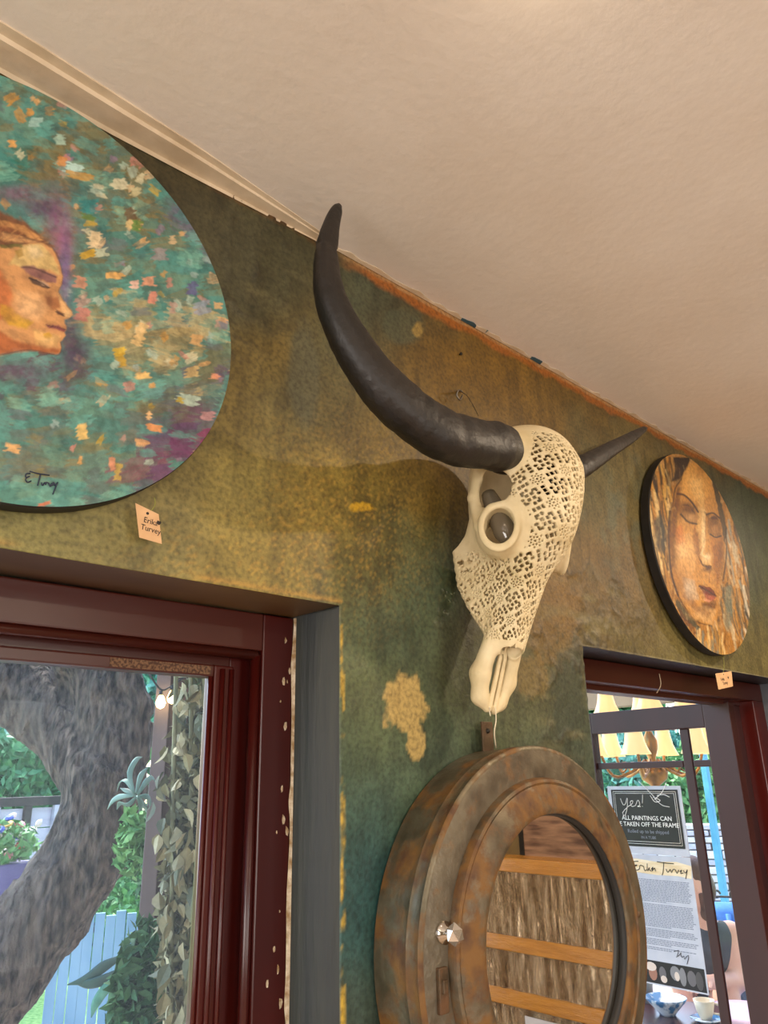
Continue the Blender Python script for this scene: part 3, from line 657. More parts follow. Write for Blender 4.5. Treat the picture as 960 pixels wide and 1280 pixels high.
# --- large painting: profile of a woman in flecks of teal, gold and violet
R1 = Raster(-520, 20, 330, 700, 1.6, (76, 128, 116))
PAL = [((86, 150, 140), 5), ((70, 134, 126), 5), ((104, 146, 126), 5), ((112, 116, 84), 4), ((128, 120, 78), 2), ((86, 118, 108), 4), ((104, 112, 118), 2), ((52, 112, 108), 2)]
cols = [c for c, k in PAL for _ in range(k)]
def zone(x, y):
    r = random.random()
    if x > 215 and 170 < y < 330 and r < .55: return random.choice([(92, 96, 118), (78, 122, 132), (112, 106, 124)])
    if x > 170 and y > 500 and r < .62: return random.choice([(104, 58, 92), (92, 64, 100), (126, 56, 84), (84, 84, 108)])
    if x > 235 and y > 440 and r < .4: return random.choice([(112, 60, 96), (96, 72, 104)])
    if 110 < x < 260 and 380 < y < 480 and r < .55: return random.choice([(186, 164, 112), (168, 150, 100), (140, 138, 98), (198, 178, 128)])
    if 40 < x < 230 and 120 < y < 350 and r < .5: return random.choice([(124, 112, 70), (108, 104, 72), (96, 106, 88), (132, 118, 78)])
    if y > 480 and r > .8: return random.choice([(96, 108, 104), (84, 96, 98), (112, 112, 96)])
    if x < 110 and 440 < y < 500 and r < .5: return random.choice([(92, 62, 92), (112, 92, 76), (96, 70, 100)])
    if x < 30 and 170 < y < 260 and r < .5: return random.choice([(24, 104, 92), (30, 118, 104)])
    return random.choice(cols)
for i in range(1700):
    x = random.uniform(-420, 300); y = random.uniform(60, 660); big = i < 900
    R1.stroke(x, y, random.uniform(30, 80) if big else random.uniform(12, 34), random.uniform(20, 44) if big else random.uniform(10, 22), random.uniform(-.35, .35) + (.3 if y < 300 else 0), zone(x, y), .75, .5)
for i in range(210):     # light flecks
    x = random.uniform(60, 285) if random.random() < .8 else random.uniform(-300, 60); y = random.uniform(110, 600)
    if y > 480 and random.random() < .7: continue
    c = random.choice([(232, 176, 108), (226, 190, 142), (206, 150, 60), (190, 140, 128), (178, 196, 176), (222, 214, 176), (196, 160, 30), (158, 178, 172), (206, 132, 118), (146, 120, 146)])
    R1.stroke(x, y, random.uniform(7, 18), random.uniform(6, 15), random.uniform(-1, 1), c, .8, .45)
SP = [(135,130,14,10,(196,206,180)),(45,153,16,13,(160,196,186)),(75,175,14,14,(166,196,176)),(15,180,10,10,(226,166,86)),(38,140,9,10,(206,150,70)),(92,211,22,14,(190,222,212)),(100,220,30,10,(196,150,70)),(78,202,13,14,(206,140,70)),(148,230,18,15,(214,206,170)),(168,240,14,12,(196,186,142)),(118,300,16,22,(232,206,160)),(110,318,18,10,(214,170,40)),(126,316,16,12,(190,196,166)),(145,345,20,9,(232,176,96)),(168,356,12,12,(236,190,170)),(100,353,18,16,(206,140,110)),(104,393,17,18,(202,126,112)),(185,352,20,12,(226,156,120)),(190,372,12,16,(222,140,116)),(150,440,18,12,(226,186,40)),(152,450,10,18,(190,150,30)),(175,418,14,30,(234,196,130)),(180,470,20,8,(240,200,120)),(190,482,10,8,(226,170,90)),(103,540,15,20,(238,196,112)),(15,560,18,12,(230,176,110)),(55,440,20,10,(96,62,70)),(140,580,8,18,(226,150,110)),(147,590,9,22,(190,160,70)),(192,535,20,10,(232,150,80)),(186,520,7,12,(236,190,130)),(245,425,16,14,(206,160,100)),(240,465,18,14,(200,170,110)),(235,500,26,14,(184,204,184)),(260,520,16,12,(190,140,140)),(225,500,10,8,(196,170,40)),(252,385,20,18,(150,160,172)),(55,630,16,6,(216,110,70)),(100,575,7,12,(226,170,96)),(268,470,14,8,(226,150,110)),(200,318,18,16,(150,140,140)),(163,268,14,18,(110,80,50)),(112,258,22,18,(40,130,130)),(110,272,18,8,(96,120,40)),(163,280,10,12,(220,190,130)),(170,282,14,14,(90,140,60)),(240,360,12,18,(96,90,140)),(262,545,26,20,(140,50,96)),(225,560,30,26,(104,50,92)),(200,590,30,20,(96,56,96))]
for i in range(260):     # broad soft dabs of bright and deep teal paint to vary the ground
    x = random.uniform(-300, 290); y = random.uniform(90, 640); c = random.choice([(104, 176, 164), (92, 166, 156), (48, 96, 98), (56, 104, 96), (126, 182, 160), (96, 90, 60)])
    R1.stroke(x, y, random.uniform(14, 34), random.uniform(10, 24), random.uniform(-.4, .6), c, .6, .6)
for x, y, w_, h_, c in SP: R1.stroke(x, y, w_, h_, random.uniform(-.3, .3), c, .95, .25)
# violet aura around the head
for x, y, rx, ry, c in [(70,275,18,40,(126,86,116)),(80,300,12,26,(166,92,122)),(50,260,26,16,(84,62,96)),(88,420,14,40,(74,58,78)),(95,445,22,26,(72,54,84)),(78,345,10,40,(110,92,128)),(20,242,30,12,(120,84,110)),(30,465,40,14,(96,70,96)),(82,330,8,50,(120,96,140))]: R1.blob(x, y, rx, ry, 0, c, .8)
f1 = lambda L: [(a / 5.5625, 230 + b / 5.5625) for a, b in L]
R1.poly(f1([(-1700, 300), (-700, 120), (0, 190), (180, 270), (330, 400), (420, 520), (250, 480), (0, 520), (-900, 800), (-1500, 900)]), (120, 74, 44), .95, 2)
R1.poly(f1([(150, 425), (270, 395), (360, 450), (410, 540), (437, 640), (430, 700), (405, 748), (440, 815), (497, 885), (502, 912), (475, 935), (447, 945), (450, 972), (462, 1010), (447, 1032), (456, 1058), (418, 1100), (427, 1140), (415, 1176), (380, 1186), (300, 1166), (200, 1150), (100, 1140), (0, 1180), (-300, 1500), (-1100, 1700), (-1100, 700), (-400, 450), (0, 430)]), (204, 148, 92), 1, 1.0, .5)
for L, c, al, sf in [([(150,430),(280,410),(380,520),(420,640),(350,600),(160,580),(60,560)], (206,176,112), .9, 2), ([(190,440),(260,430),(300,500),(220,520)], (226,204,160), .7, 3), ([(-400,560),(0,600),(90,760),(60,900),(-60,980),(-500,900)], (206,112,56), .8, 4), ([(0,840),(60,850),(140,920),(230,960),(180,1010),(60,980),(0,900)], (208,160,40), .9, 2.5), ([(0,1020),(100,1090),(300,1140),(420,1150),(410,1185),(200,1160),(0,1190),(-300,1300)], (176,92,42), .85, 2.5), ([(100,740),(260,760),(330,860),(260,960),(120,900)], (226,174,120), .7, 4), ([(230,1010),(420,1060),(400,1130),(250,1120)], (228,180,110), .8, 2.5), ([(310,780),(400,790),(430,850),(370,880),(330,840)], (150,88,48), .8, 2), ([(400,750),(450,830),(495,890),(490,925),(450,930),(420,860)], (230,180,120), .8, 1.2), ([(385,870),(450,905),(440,925),(395,910)], (86,50,40), .9, 1.0), ([(315,980),(400,985),(455,1010),(448,1030),(400,1015),(330,995)], (150,76,76), .95, .9), ([(330,990),(400,1000),(445,1015),(400,1010)], (86,46,56), .8, .7), ([(300,1040),(340,1030),(370,1060),(340,1080),(310,1070)], (206,156,40), .95, 1), ([(140,575),(230,570),(330,610),(395,640),(385,690),(320,680),(210,640)], (132,88,92), .85, 1.5), ([(200,650),(280,670),(350,720),(330,730),(220,690)], (60,44,44), .9, 1.0), ([(250,660),(330,690),(345,715),(290,700)], (196,160,130), .8, .6), ([(0,420),(150,420),(160,440),(0,450)], (84,90,40), .85, 1), ([(100,460),(150,450),(170,500),(120,520)], (150,116,40), .9, 1.2), ([(0,250),(160,290),(300,390),(240,400),(100,330),(0,300)], (206,148,86), .9, 1), ([(0,320),(120,350),(250,400),(130,410),(0,380)], (222,172,112), .85, 1), ([(0,290),(130,320),(200,370),(60,340),(0,330)], (110,58,36), .8, 1), ([(-900,500),(-300,520),(-100,700),(-300,1000),(-900,1200)], (140,84,48), .8, 4)]: R1.poly(f1(L), c, al, sf * .8)
for x, y, rx, ry, c, al in [(60,900,70,60,(150,84,40),.5),(340,800,40,70,(120,68,40),.5),(260,640,90,26,(96,60,62),.55),(230,480,70,50,(226,196,140),.5),(200,860,80,60,(236,190,136),.5),(390,1000,60,20,(130,62,62),.4),(200,1120,160,26,(140,78,40),.55),(470,900,16,22,(244,206,150),.6),(-120,700,120,200,(120,66,38),.55),(330,1090,50,26,(240,196,130),.55),(40,330,130,50,(120,72,42),.5)]: R1.blob(x / 5.5625, 230 + y / 5.5625, rx / 4.4, ry / 4.4, 0, c, al)
R1.line(f1([(200, 655), (270, 680), (340, 722)]), 1.5, (44, 30, 32), .9, .5); R1.line(f1([(318, 982), (400, 995), (452, 1014)]), 1.1, (74, 36, 42), .9, .5); R1.line(f1([(386, 888), (420, 905), (446, 920)]), 1.2, (60, 34, 30), .9, .5)
R1.line(f1([(150, 578), (230, 585), (320, 620), (390, 650)]), 1.6, (70, 40, 40), .8); R1.line(f1([(436, 650), (428, 705), (408, 745), (440, 815), (497, 885)]), .8, (60, 36, 36), .7)
R1.line(f1([(420, 1100), (427, 1140), (415, 1178), (380, 1190), (200, 1155), (0, 1190)]), 1.0, (54, 34, 40), .8); R1.line(f1([(340, 410), (400, 500), (437, 640)]), .9, (60, 44, 60), .7)
for k in range(60):
    a = random.uniform(-900, 150); R1.line(f1([(a, 200 + random.uniform(0, 200)), (a + 120, 260 + random.uniform(0, 160)), (a + 240, 330 + random.uniform(0, 120))]), random.uniform(.8, 2), random.choice([(96, 56, 34), (206, 150, 90), (150, 96, 56), (70, 44, 40)]), .5)
C1 = (.2531, ZC + .6495)
pa = thing('round_painting', 'large round painting of a woman in profile among teal, gold and violet flecks', 'painting', (C1[0], .98, C1[1] - .32))
round_painting(pa, C1, .3195, .9655, .998, R1, .0016)
# signature, brushed dark blue
M_ink = mat('signature_paint', (26, 38, 62), rough=.5)
sig = [[(38,592),(33,592),(32,597),(38,595),(32,598),(34,603),(39,601)],[(37,589),(48,592),(62,594)],[(51,592),(49,600),(47,607)],[(52,603),(53,607),(56,603),(57,606)],[(57,606),(58,603),(61,604)],[(61,604),(63,608),(65,604)],[(65,607),(67,603),(68,607)],[(68,604),(70,607),(72,603),(66,618)]]
for k in sig: pass
multi_tube('signature', [[W(x, y, .9642) for x, y in k] for k in sig], .0009, M_ink, pa, 5, sm=12)

# --- small painting: face with closed eyes in ochre and umber
R2 = Raster(780, 545, 960, 840, 3.0, (176, 122, 60))
f2 = lambda L: [(700 + a / 3.692, 520 + b / 3.692) for a, b in L]
for i in range(900):
    x = random.uniform(800, 945); y = random.uniform(555, 830)
    R2.stroke(x, y, random.uniform(2, 6), random.uniform(10, 34), random.uniform(-.3, .15), random.choice([(196, 146, 78), (170, 116, 58), (140, 92, 46), (206, 164, 100), (110, 74, 40), (186, 150, 104)]), .7, .5)
def strands(x0, x1, y0, y1, n, pal, wl=(1, 3), lean=.25):
    for i in range(n):
        x = random.uniform(x0, x1); y = random.uniform(y0, y1); h = random.uniform(14, 46); wv = random.uniform(-3, 3)
        R2.line([(x, y), (x + wv + h * lean * .5, y + h * .5), (x + h * lean, y + h)], random.uniform(*wl), random.choice(pal), .8)
strands(808, 838, 565, 720, 120, [(58, 52, 42), (84, 66, 38), (206, 158, 80), (176, 120, 56), (40, 44, 44), (120, 84, 44), (222, 186, 124)], (1, 3.2), .14)
R2.poly(f2([(520, 190), (600, 190), (590, 240), (560, 290), (520, 300), (530, 250)]), (44, 44, 48), .95, 1.2)
R2.poly(f2([(430, 480), (470, 450), (500, 560), (470, 640), (440, 600)]), (54, 58, 58), .8, 2)
strands(885, 935, 600, 790, 150, [(186, 130, 62), (206, 176, 130), (110, 84, 52), (150, 150, 136), (222, 206, 176), (96, 92, 80), (206, 150, 78), (70, 60, 50)], (1, 3), .22)
FACE = [(640, 195), (690, 240), (715, 330), (745, 420), (760, 520), (765, 620), (745, 720), (740, 820), (730, 920), (700, 965), (660, 955), (600, 900), (545, 820), (515, 740), (505, 640), (510, 540), (520, 430), (535, 330), (570, 270), (600, 215)]
R2.poly(f2(FACE), (198, 140, 72), 1, 2.2, 1)
for L, c, al, sf in [([(600,210),(680,260),(690,360),(640,420),(560,350),(560,290)], (214,156,80), .8, 4), ([(640,330),(665,360),(670,480),(665,600),(645,640),(630,520)], (226,176,104), .8, 2.5), ([(520,560),(600,540),(640,620),(620,720),(560,760),(520,700)], (214,160,96), .8, 4), ([(525,520),(560,500),(580,600),(540,640)], (204,116,62), .6, 4), ([(690,560),(750,560),(750,660),(710,700)], (184,118,56), .8, 4), ([(530,380),(600,400),(640,470),(630,500),(570,470),(530,420)], (140,92,52), .65, 3), ([(555,430),(610,440),(635,490),(600,490),(560,460)], (180,132,80), .8, 2.2), ([(680,470),(720,460),(740,520),(735,560),(690,540)], (140,90,50), .65, 3), ([(690,490),(720,490),(732,540),(700,535)], (170,112,60), .8, 1.5), ([(640,660),(680,690),(700,690),(690,710),(655,690)], (84,50,32), .9, 1.2), ([(645,625),(690,650),(698,690),(655,680)], (226,180,116), .75, 1.6), ([(640,780),(690,790),(720,820),(715,845),(680,835),(650,800)], (110,52,40), .95, 1.2), ([(655,810),(715,835),(710,855),(670,840)], (160,84,64), .9, 1.2), ([(650,860),(720,850),(715,890),(670,900)], (120,78,44), .7, 2), ([(560,740),(620,760),(640,850),(590,850)], (196,170,140), .55, 3), ([(600,880),(660,950),(700,965),(720,900),(690,880)], (204,160,104), .7, 2.5), ([(540,840),(600,920),(650,980),(640,990),(560,930),(530,870)], (60,66,54), .9, 1.5), ([(545,880),(620,980),(650,1040),(560,960)], (96,56,40), .7, 2), ([(700,300),(730,330),(750,430),(770,520),(760,600),(745,500),(720,400)], (56,56,50), .9, 1.4), ([(650,420),(672,440),(668,600),(655,640)], (232,192,130), .6, 1.4), ([(660,440),(690,450),(685,470)], (90,56,34), .6, 1)]: R2.poly(f2(L), c, al, sf * .4)
for L, w_, c in [([(540,355),(575,365),(610,400),(638,445)], 1.6, (64,42,30)), ([(555,455),(590,490),(630,500)], 1.5, (50,36,28)), ([(690,545),(720,560),(742,555)], 1.4, (60,38,28)), ([(675,455),(705,448),(735,470)], 1.3, (80,52,34)), ([(640,785),(680,805),(720,830)], 1.1, (64,30,26)), ([(640,650),(660,690),(695,700)], 1.1, (64,38,28)), ([(515,400),(505,560),(515,720),(545,830),(620,940),(700,970)], 1.5, (84,54,34)), ([(672,470),(668,560),(640,640)], .9, (150,96,50)), ([(690,700),(688,770)], 1.0, (150,100,60)), ([(560,290),(530,340),(520,420)], 1.6, (60,44,34))]: R2.line(f2(L), w_, c, .85, .6)
for L, c, al, sf in [([(505,560),(520,430),(540,330),(560,330),(545,430),(530,560),(530,700),(515,700)], (104,64,36), .7, 3), ([(620,500),(640,560),(640,640),(625,640),(612,560)], (140,86,46), .7, 2.5), ([(700,600),(745,580),(745,700),(725,800),(715,740)], (140,84,44), .65, 3), ([(560,830),(620,900),(680,930),(700,905),(640,880),(590,800)], (128,80,44), .6, 3), ([(648,640),(662,600),(666,520),(660,640),(680,660)], (246,214,160), .7, 1), ([(530,600),(570,580),(590,640),(550,660)], (232,186,128), .6, 3), ([(600,300),(650,290),(660,370),(620,390)], (232,182,110), .6, 3), ([(668,842),(700,850),(690,862),(665,852)], (222,150,120), .7, 1), ([(560,410),(600,420),(632,470),(620,440),(590,405)], (50,34,26), .8, 1.2), ([(685,470),(715,462),(735,490),(712,478)], (50,34,26), .8, 1.2)]: R2.poly(f2(L), c, al, sf * .5)
for i in range(420):
    x = random.uniform(806, 938); y = random.uniform(565, 820); R2.stroke(x, y, random.uniform(1, 2.6), random.uniform(6, 20), random.uniform(-.35, .1), random.choice([(222, 176, 110), (90, 58, 34), (160, 106, 54), (236, 204, 150), (60, 44, 34)]), .35, .6)
strands(850, 905, 780, 815, 50, [(206, 160, 90), (226, 190, 130), (176, 130, 70), (120, 124, 110)], (1, 2.5), .1)
R2.poly(f2([(760, 790), (790, 780), (800, 900), (780, 1000), (760, 960)]), (120, 128, 110), .7, 2); R2.poly(f2([(790, 580), (815, 600), (830, 700), (800, 660)]), (206, 186, 150), .8, 1.5)
for x, y, rx, ry, c, al in [(522,600,22,170,(96,56,30),.6),(590,435,52,36,(86,52,32),.75),(605,468,26,14,(204,154,98),.7),(712,500,28,46,(86,52,32),.75),(714,522,15,18,(192,136,80),.7),(638,600,13,62,(130,76,40),.65),(682,708,22,12,(70,42,28),.8),(690,876,32,14,(96,58,34),.75),(560,770,38,70,(130,82,44),.5),(745,640,16,110,(104,62,34),.6),(620,310,34,44,(232,182,112),.6),(661,550,8,75,(244,206,148),.75),(680,652,13,14,(250,218,168),.75),(582,620,34,38,(234,184,122),.55),(595,800,22,40,(206,184,156),.6),(640,920,40,16,(206,160,104),.6),(680,812,26,9,(110,46,36),.7),(692,842,22,9,(186,98,78),.7),(655,250,26,26,(150,94,48),.5),(545,290,16,60,(70,48,34),.6)]:
    R2.blob(700 + x / 3.692, 520 + y / 3.692, rx / 3.0, ry / 3.0, 0, c, al)
for L, w_, c in [([(558,452),(590,486),(632,498)], 1.5, (40,28,22)), ([(692,545),(718,560),(742,552)], 1.4, (46,30,22)), ([(540,360),(575,368),(610,402),(636,442)], 2.0, (56,36,26)), ([(676,456),(705,448),(736,472)], 1.7, (60,40,28)), ([(642,786),(680,808),(720,832)], 1.2, (52,24,22)), ([(505,440),(500,560),(512,720),(545,830)], 2.2, (54,38,30)), ([(765,520),(768,640),(752,760)], 1.8, (60,46,36))]: R2.line(f2(L), w_, c, .85, .6)
R2.C = R2.C * .80 * np.array([.96, 1.0, 1.06]); R2.C = np.clip((R2.C - .07) * 1.22 + .06, .004, 1)
C2 = (2.2465, ZC + .6309)
pb = thing('round_painting', 'smaller round painting of a face with closed eyes in ochre browns', 'painting', (C2[0], .98, C2[1] - .312))
round_painting(pb, C2, .3117, .9661, .996, R2, .0024)

# ================================================================== hanging tags
M_kraft = mat('kraft_card', (212, 172, 128), (198, 156, 112), rough=.8, scale=30)
M_print = mat('black_print', (30, 24, 20), rough=.7); M_twine = mat('green_twine', (150, 150, 70), rough=.8)
def tag_card(label, quad, Yd, string, rows, size, hole):
    P = [W(x, y, Yd) for x, y in quad]; root = thing('price_tag', label, 'tag', tuple(np.mean(P, 0) - np.array([0, 0, .03])))
    o_ = P[3]; ux = (P[2] - P[3]); L = np.linalg.norm(ux); ux /= L; uz = P[0] - P[3]; uz -= ux * uz.dot(ux); Hh_ = np.linalg.norm(uz); uz /= Hh_; un = np.cross(ux, uz)
    fr = Matrix(((ux[0], uz[0], un[0], o_[0]), (ux[1], uz[1], un[1], o_[1]), (ux[2], uz[2], un[2], o_[2]), (0, 0, 0, 1)))
    pts = [((p - o_) @ ux, (p - o_) @ uz) for p in P[::-1]]
    c = min(L, Hh_) * .16; prism('card', pts, .0009, fr, M_kraft, root)
    tl = [((p - o_) @ ux, (p - o_) @ uz) for p in [W(*hole, Yd)]][0]
    lathe_ = lathe_data([(0, 0), (.0022, 0), (.0022, .0003), (0, .0003)], (0, 0, 0), 'Z', 12)
    V = np.array([list(fr @ Vector((tl[0] + v[0], tl[1] + v[1], .0010 + v[2]))) for v in lathe_[0]]); finish('eyelet', raw(V, lathe_[1]), M_print, root, False)
    for k, (body, hx, hy) in enumerate(rows):
        text('lettering', body, (size if body != '\u2665' else size * .55), fr @ Matrix.Translation((L * hx, Hh_ * hy, .0012)), M_print, root, 'CENTER', .0001, .92)
    tube('twine', string, .0007, M_twine, root, 5, sm=10)
    return root
# the twine runs from behind the canvas to the eyelet
tag_card('kraft paper tag on green twine hanging below the large round painting', [(169, 629), (198, 643), (202, 680), (174, 672)], .975, [W(193, 622, .985), W(194, 630, .982), W(190, 637, .976), W(184, 642, .9745)], [('Erika', .36, .50), ('\u2665', .72, .56), ('Turvey', .42, .26)], .0118, (184, 642))
tag_card('small kraft paper tag hanging over the door head below the smaller round painting', [(894, 842), (914, 839), (916, 858), (898, 862)], .985, [W(904, 820, .992), W(905, 830, .99), W(904, 842, .985)], [('Erika', .40, .48), ('\u2665', .80, .54), ('Turvey', .52, .22)], .013, (904, 843))

# ================================================================== round galvanised mirror
def galv(name, base1, base2, rust, amt, sc=9):
    m = mat(name, base1, base2, rough=.5, metal=.55, scale=22, bump=.2, bscale=60); n = m.node_tree.nodes; l = m.node_tree.links; b = n['Principled BSDF']
    src = b.inputs['Base Color'].links[0].from_socket; tc = n['Texture Coordinate']
    t = n.new('ShaderNodeTexNoise'); t.inputs['Scale'].default_value = sc; t.inputs['Detail'].default_value = 8; t.inputs['Roughness'].default_value = .68; l.new(tc.outputs['Object'], t.inputs['Vector'])
    rp = n.new('ShaderNodeValToRGB'); rp.color_ramp.elements[0].position = amt - .06; rp.color_ramp.elements[1].position = amt + .07; l.new(t.outputs[0], rp.inputs[0])
    t2 = n.new('ShaderNodeTexNoise'); t2.inputs['Scale'].default_value = 40; l.new(tc.outputs['Object'], t2.inputs['Vector'])
    r2 = n.new('ShaderNodeValToRGB'); r2.color_ramp.elements[0].color = L4(rust); r2.color_ramp.elements[1].color = L4((80, 52, 30)); r2.color_ramp.elements[0].position = .4; r2.color_ramp.elements[1].position = .7; l.new(t2.outputs[0], r2.inputs[0])
    mx = n.new('ShaderNodeMix'); mx.data_type = 'RGBA'; l.new(rp.outputs[0], mx.inputs[0]); l.new(src, mx.inputs[6]); l.new(r2.outputs[0], mx.inputs[7]); l.new(mx.outputs[2], b.inputs['Base Color'])
    mt = n.new('ShaderNodeMath'); mt.operation = 'MULTIPLY_ADD'; mt.inputs[1].default_value = -.5; mt.inputs[2].default_value = .6; l.new(rp.outputs[0], mt.inputs[0]); l.new(mt.outputs[0], b.inputs['Metallic'])
    mr = n.new('ShaderNodeMath'); mr.operation = 'MULTIPLY_ADD'; mr.inputs[1].default_value = .25; mr.inputs[2].default_value = .45; l.new(rp.outputs[0], mr.inputs[0]); l.new(mr.outputs[0], b.inputs['Roughness']); return m
M_galv_s = galv('rusted_zinc_side', (116, 106, 86), (84, 76, 58), (112, 77, 33), .50, 13)
M_galv_f = galv('zinc_face', (118, 108, 90), (90, 80, 66), (110, 78, 40), .60, 16)
M_galv_r = galv('rusted_zinc_ring', (112, 100, 80), (84, 73, 57), (112, 77, 33), .48, 18)
MX, MZ = 1.213, ZC - .270
mirror = thing('round_mirror', 'round rusty galvanised metal porthole mirror hung below the skull', 'mirror', (MX, .95, MZ - .32))
lathe('drum_side', [(.300, -.004), (.315, -.004), (.316, -.060), (.3165, -.074), (.319, -.078), (.3165, -.082), (.317, -.100), (.320, -.104), (.317, -.108), (.312, -.1085)], (MX, 1.0, MZ), M_galv_s, mirror, 'Y', 128, auto=50)
lathe('front_face', [(.316, -.1075), (.300, -.111), (.266, -.113), (.255, -.113)], (MX, 1.0, MZ), M_galv_f, mirror, 'Y', 128, auto=50)
lathe('inner_ring', [(.264, -.112), (.2635, -.122), (.261, -.127), (.256, -.129), (.252, -.127), (.249, -.1285), (.232, -.135), (.214, -.138), (.207, -.1385), (.203, -.136), (.2015, -.124), (.2015, -.118)], (MX, 1.0, MZ), M_galv_r, mirror, 'Y', 128, auto=40)
M_mirror = mat('mirror_glass', (226, 222, 214), rough=.015, metal=1.0)
lathe('mirror_glass', [(0, -.1195), (.206, -.1195), (.206, -.116), (0, -.116)], (MX, 1.0, MZ), M_mirror, mirror, 'Y', 96, smooth=False)
lathe('bezel', [(.2035, -.132), (.2025, -.1335), (.199, -.1205), (.2035, -.1202)], (MX, 1.0, MZ), M_edge, mirror, 'Y', 96)  # black lip whose colour also stands for the shadow edge by the glass
# crystal knob on the face
M_chrome = mat('chrome', (210, 206, 200), rough=.12, metal=1.0); M_cryst = mat('crystal', (230, 226, 220), rough=.05, metal=.85)
kp = W(556, 1166, .884)
bm = bmesh.new(); bmesh.ops.create_icosphere(bm, subdivisions=1, radius=.0165, matrix=Matrix.Translation(Vector(kp - np.array([0, .020, 0]))) @ Matrix.Diagonal((1, .8, 1, 1)))
kn = finish('knob', bm_mesh(bm), M_cryst, mirror, False)
lathe('knob_plate', [(0, -.012), (.007, -.012), (.009, -.004), (.016, -.002), (.016, .004)], kp, M_chrome, kn, 'Y', 20)
# stub of a missing latch under the knob
kb = W(553, 1238, .886); M_rust = galv('latch_rust', (96, 80, 60), (74, 58, 42), (92, 62, 34), .5, 30)
bm = bmesh.new(); add_box(bm, kb + np.array([-.010, -.004, -.030]), kb + np.array([.010, .004, .030]), .002); add_box(bm, kb + np.array([-.004, -.007, -.004]), kb + np.array([.006, -.002, .014]), .002)
finish('latch_stub', bm_mesh(bm), M_rust, mirror, False)
lathe('rivet', [(0, -.004), (.004, -.003), (.006, 0), (.006, .003)], W(798, 1143, .888), M_rust, mirror, 'Y', 14)
bk = W(609, 919, .985); bm = bmesh.new(); add_box(bm, bk + np.array([-.016, -.002, -.055]), bk + np.array([.016, .002, .025]), .001); o = finish('hanging_bracket', bm_mesh(bm), M_rust, mirror, False)
lathe('bracket_screw', [(0, -.004), (.004, -.003), (.005, 0), (.005, .001)], bk + np.array([0, -.002, .008]), M_wire, o, 'Y', 12)

# ================================================================== ceiling downlights (all just outside the picture)
M_lampw = mat('lamp_white', (236, 230, 222), rough=.4); M_lampe = mat('lamp_lens', (255, 240, 220), emit=((255, 226, 190), 12.0))
for i, (x, y, e) in enumerate(DOWN):
    d = thing('ceiling_downlight', 'small white downlight in the cream ceiling', 'lamp', (x, y, CEIL_Z - .03), 'ceiling downlights')
    lathe('trim_ring', [(.030, -.022), (.038, -.022), (.046, -.004), (.046, -.0005), (.030, -.0005)], (x, y, CEIL_Z), M_lampw, d, 'Z', 32, True)
    lathe('lens', [(0, -.016), (.029, -.016), (.029, -.014), (0, -.014)], (x, y, CEIL_Z), M_lampe, d, 'Z', 24)
    l = light('downlight_bulb', 'AREA' if i != 2 else 'POINT', (x, y, CEIL_Z - .03), e, WARM, None, **(dict(shape='DISK', size=.07) if i != 2 else dict(shadow_soft_size=.03)))

# ================================================================== notices on the door leaf
def LF(s, z, n=.004):
    p = H0 + U * s + NL * n
    return Matrix(((-U[0], 0, NL[0], p[0]), (-U[1], 0, NL[1], p[1]), (0, 1, 0, z), (0, 0, 0, 1)))
M_white = mat('white_card', (186, 188, 196), (174, 178, 188), rough=.6, scale=20)
M_black = mat('chalkboard_black', (34, 32, 34), (44, 42, 46), rough=.25, scale=6)
M_chalk = mat('white_lettering', (226, 224, 220), rough=.6); M_greyt = mat('grey_text', (120, 124, 136), rough=.7); M_inkb = mat('black_ink', (26, 24, 24), rough=.6)
def rect_on_leaf(name, s0, s1, z0, z1, n0, th, m, par, tag=None):
    return box(name, (s0, n0, z0), (s1, n0 + th, z1), m, par, .0004, tag=tag, M=LEAF)
sA, zA = LP(765, 987); sB, zB = LP(849, 987); sC, zC_ = LP(857, 1061)
s1_, s0_ = sA, (sB + sC) / 2; z1_, z0_ = (zA + zB) / 2, zC_
sg = thing('notice_board', 'black framed notice about paintings fixed to the glass of the open door', 'sign', tuple(H0 + U * (s0_ + s1_) / 2 + np.array([0, 0, z0_ - .02])))
rect_on_leaf('white_backing', s0_ - .012, s1_ + .016, z0_ - .024, z1_ + .012, .003, .003, M_white, sg)
bd = rect_on_leaf('black_panel', s0_, s1_, z0_, z1_, .006, .002, M_black, sg)
cs = (s0_ + s1_) / 2; Wd = s1_ - s0_; Hd = z1_ - z0_
for k in (.03, .055):
    a, b, c, d = s0_ + k * Wd, s1_ - k * Wd, z0_ + k * Hd * 1.6, z1_ - k * Hd * 1.2
    lf = lambda s, z: LF(s, z, .0085) @ Vector((0, 0, 0))
    multi_tube('border_line', [[lf(a, c), lf(b, c)], [lf(b, c), lf(b, d)], [lf(b, d), lf(a, d)], [lf(a, d), lf(a, c)]], .0007, M_chalk, bd, 4)
ts = Wd * .079
text('lettering', 'ALL PAINTINGS CAN', ts, LF(cs, z0_ + Hd * .46, .0085), M_chalk, bd)
text('lettering', 'BE TAKEN OFF THE FRAME', ts, LF(cs, z0_ + Hd * .35, .0085), M_chalk, bd, xs=.97)
text('lettering', 'Rolled up to be shipped', ts * .8, LF(cs, z0_ + Hd * .235, .0085), M_greyt, bd)
text('lettering', 'IN A TUBE', ts * .6, LF(cs, z0_ + Hd * .14, .0085), M_greyt, bd)
u = Wd
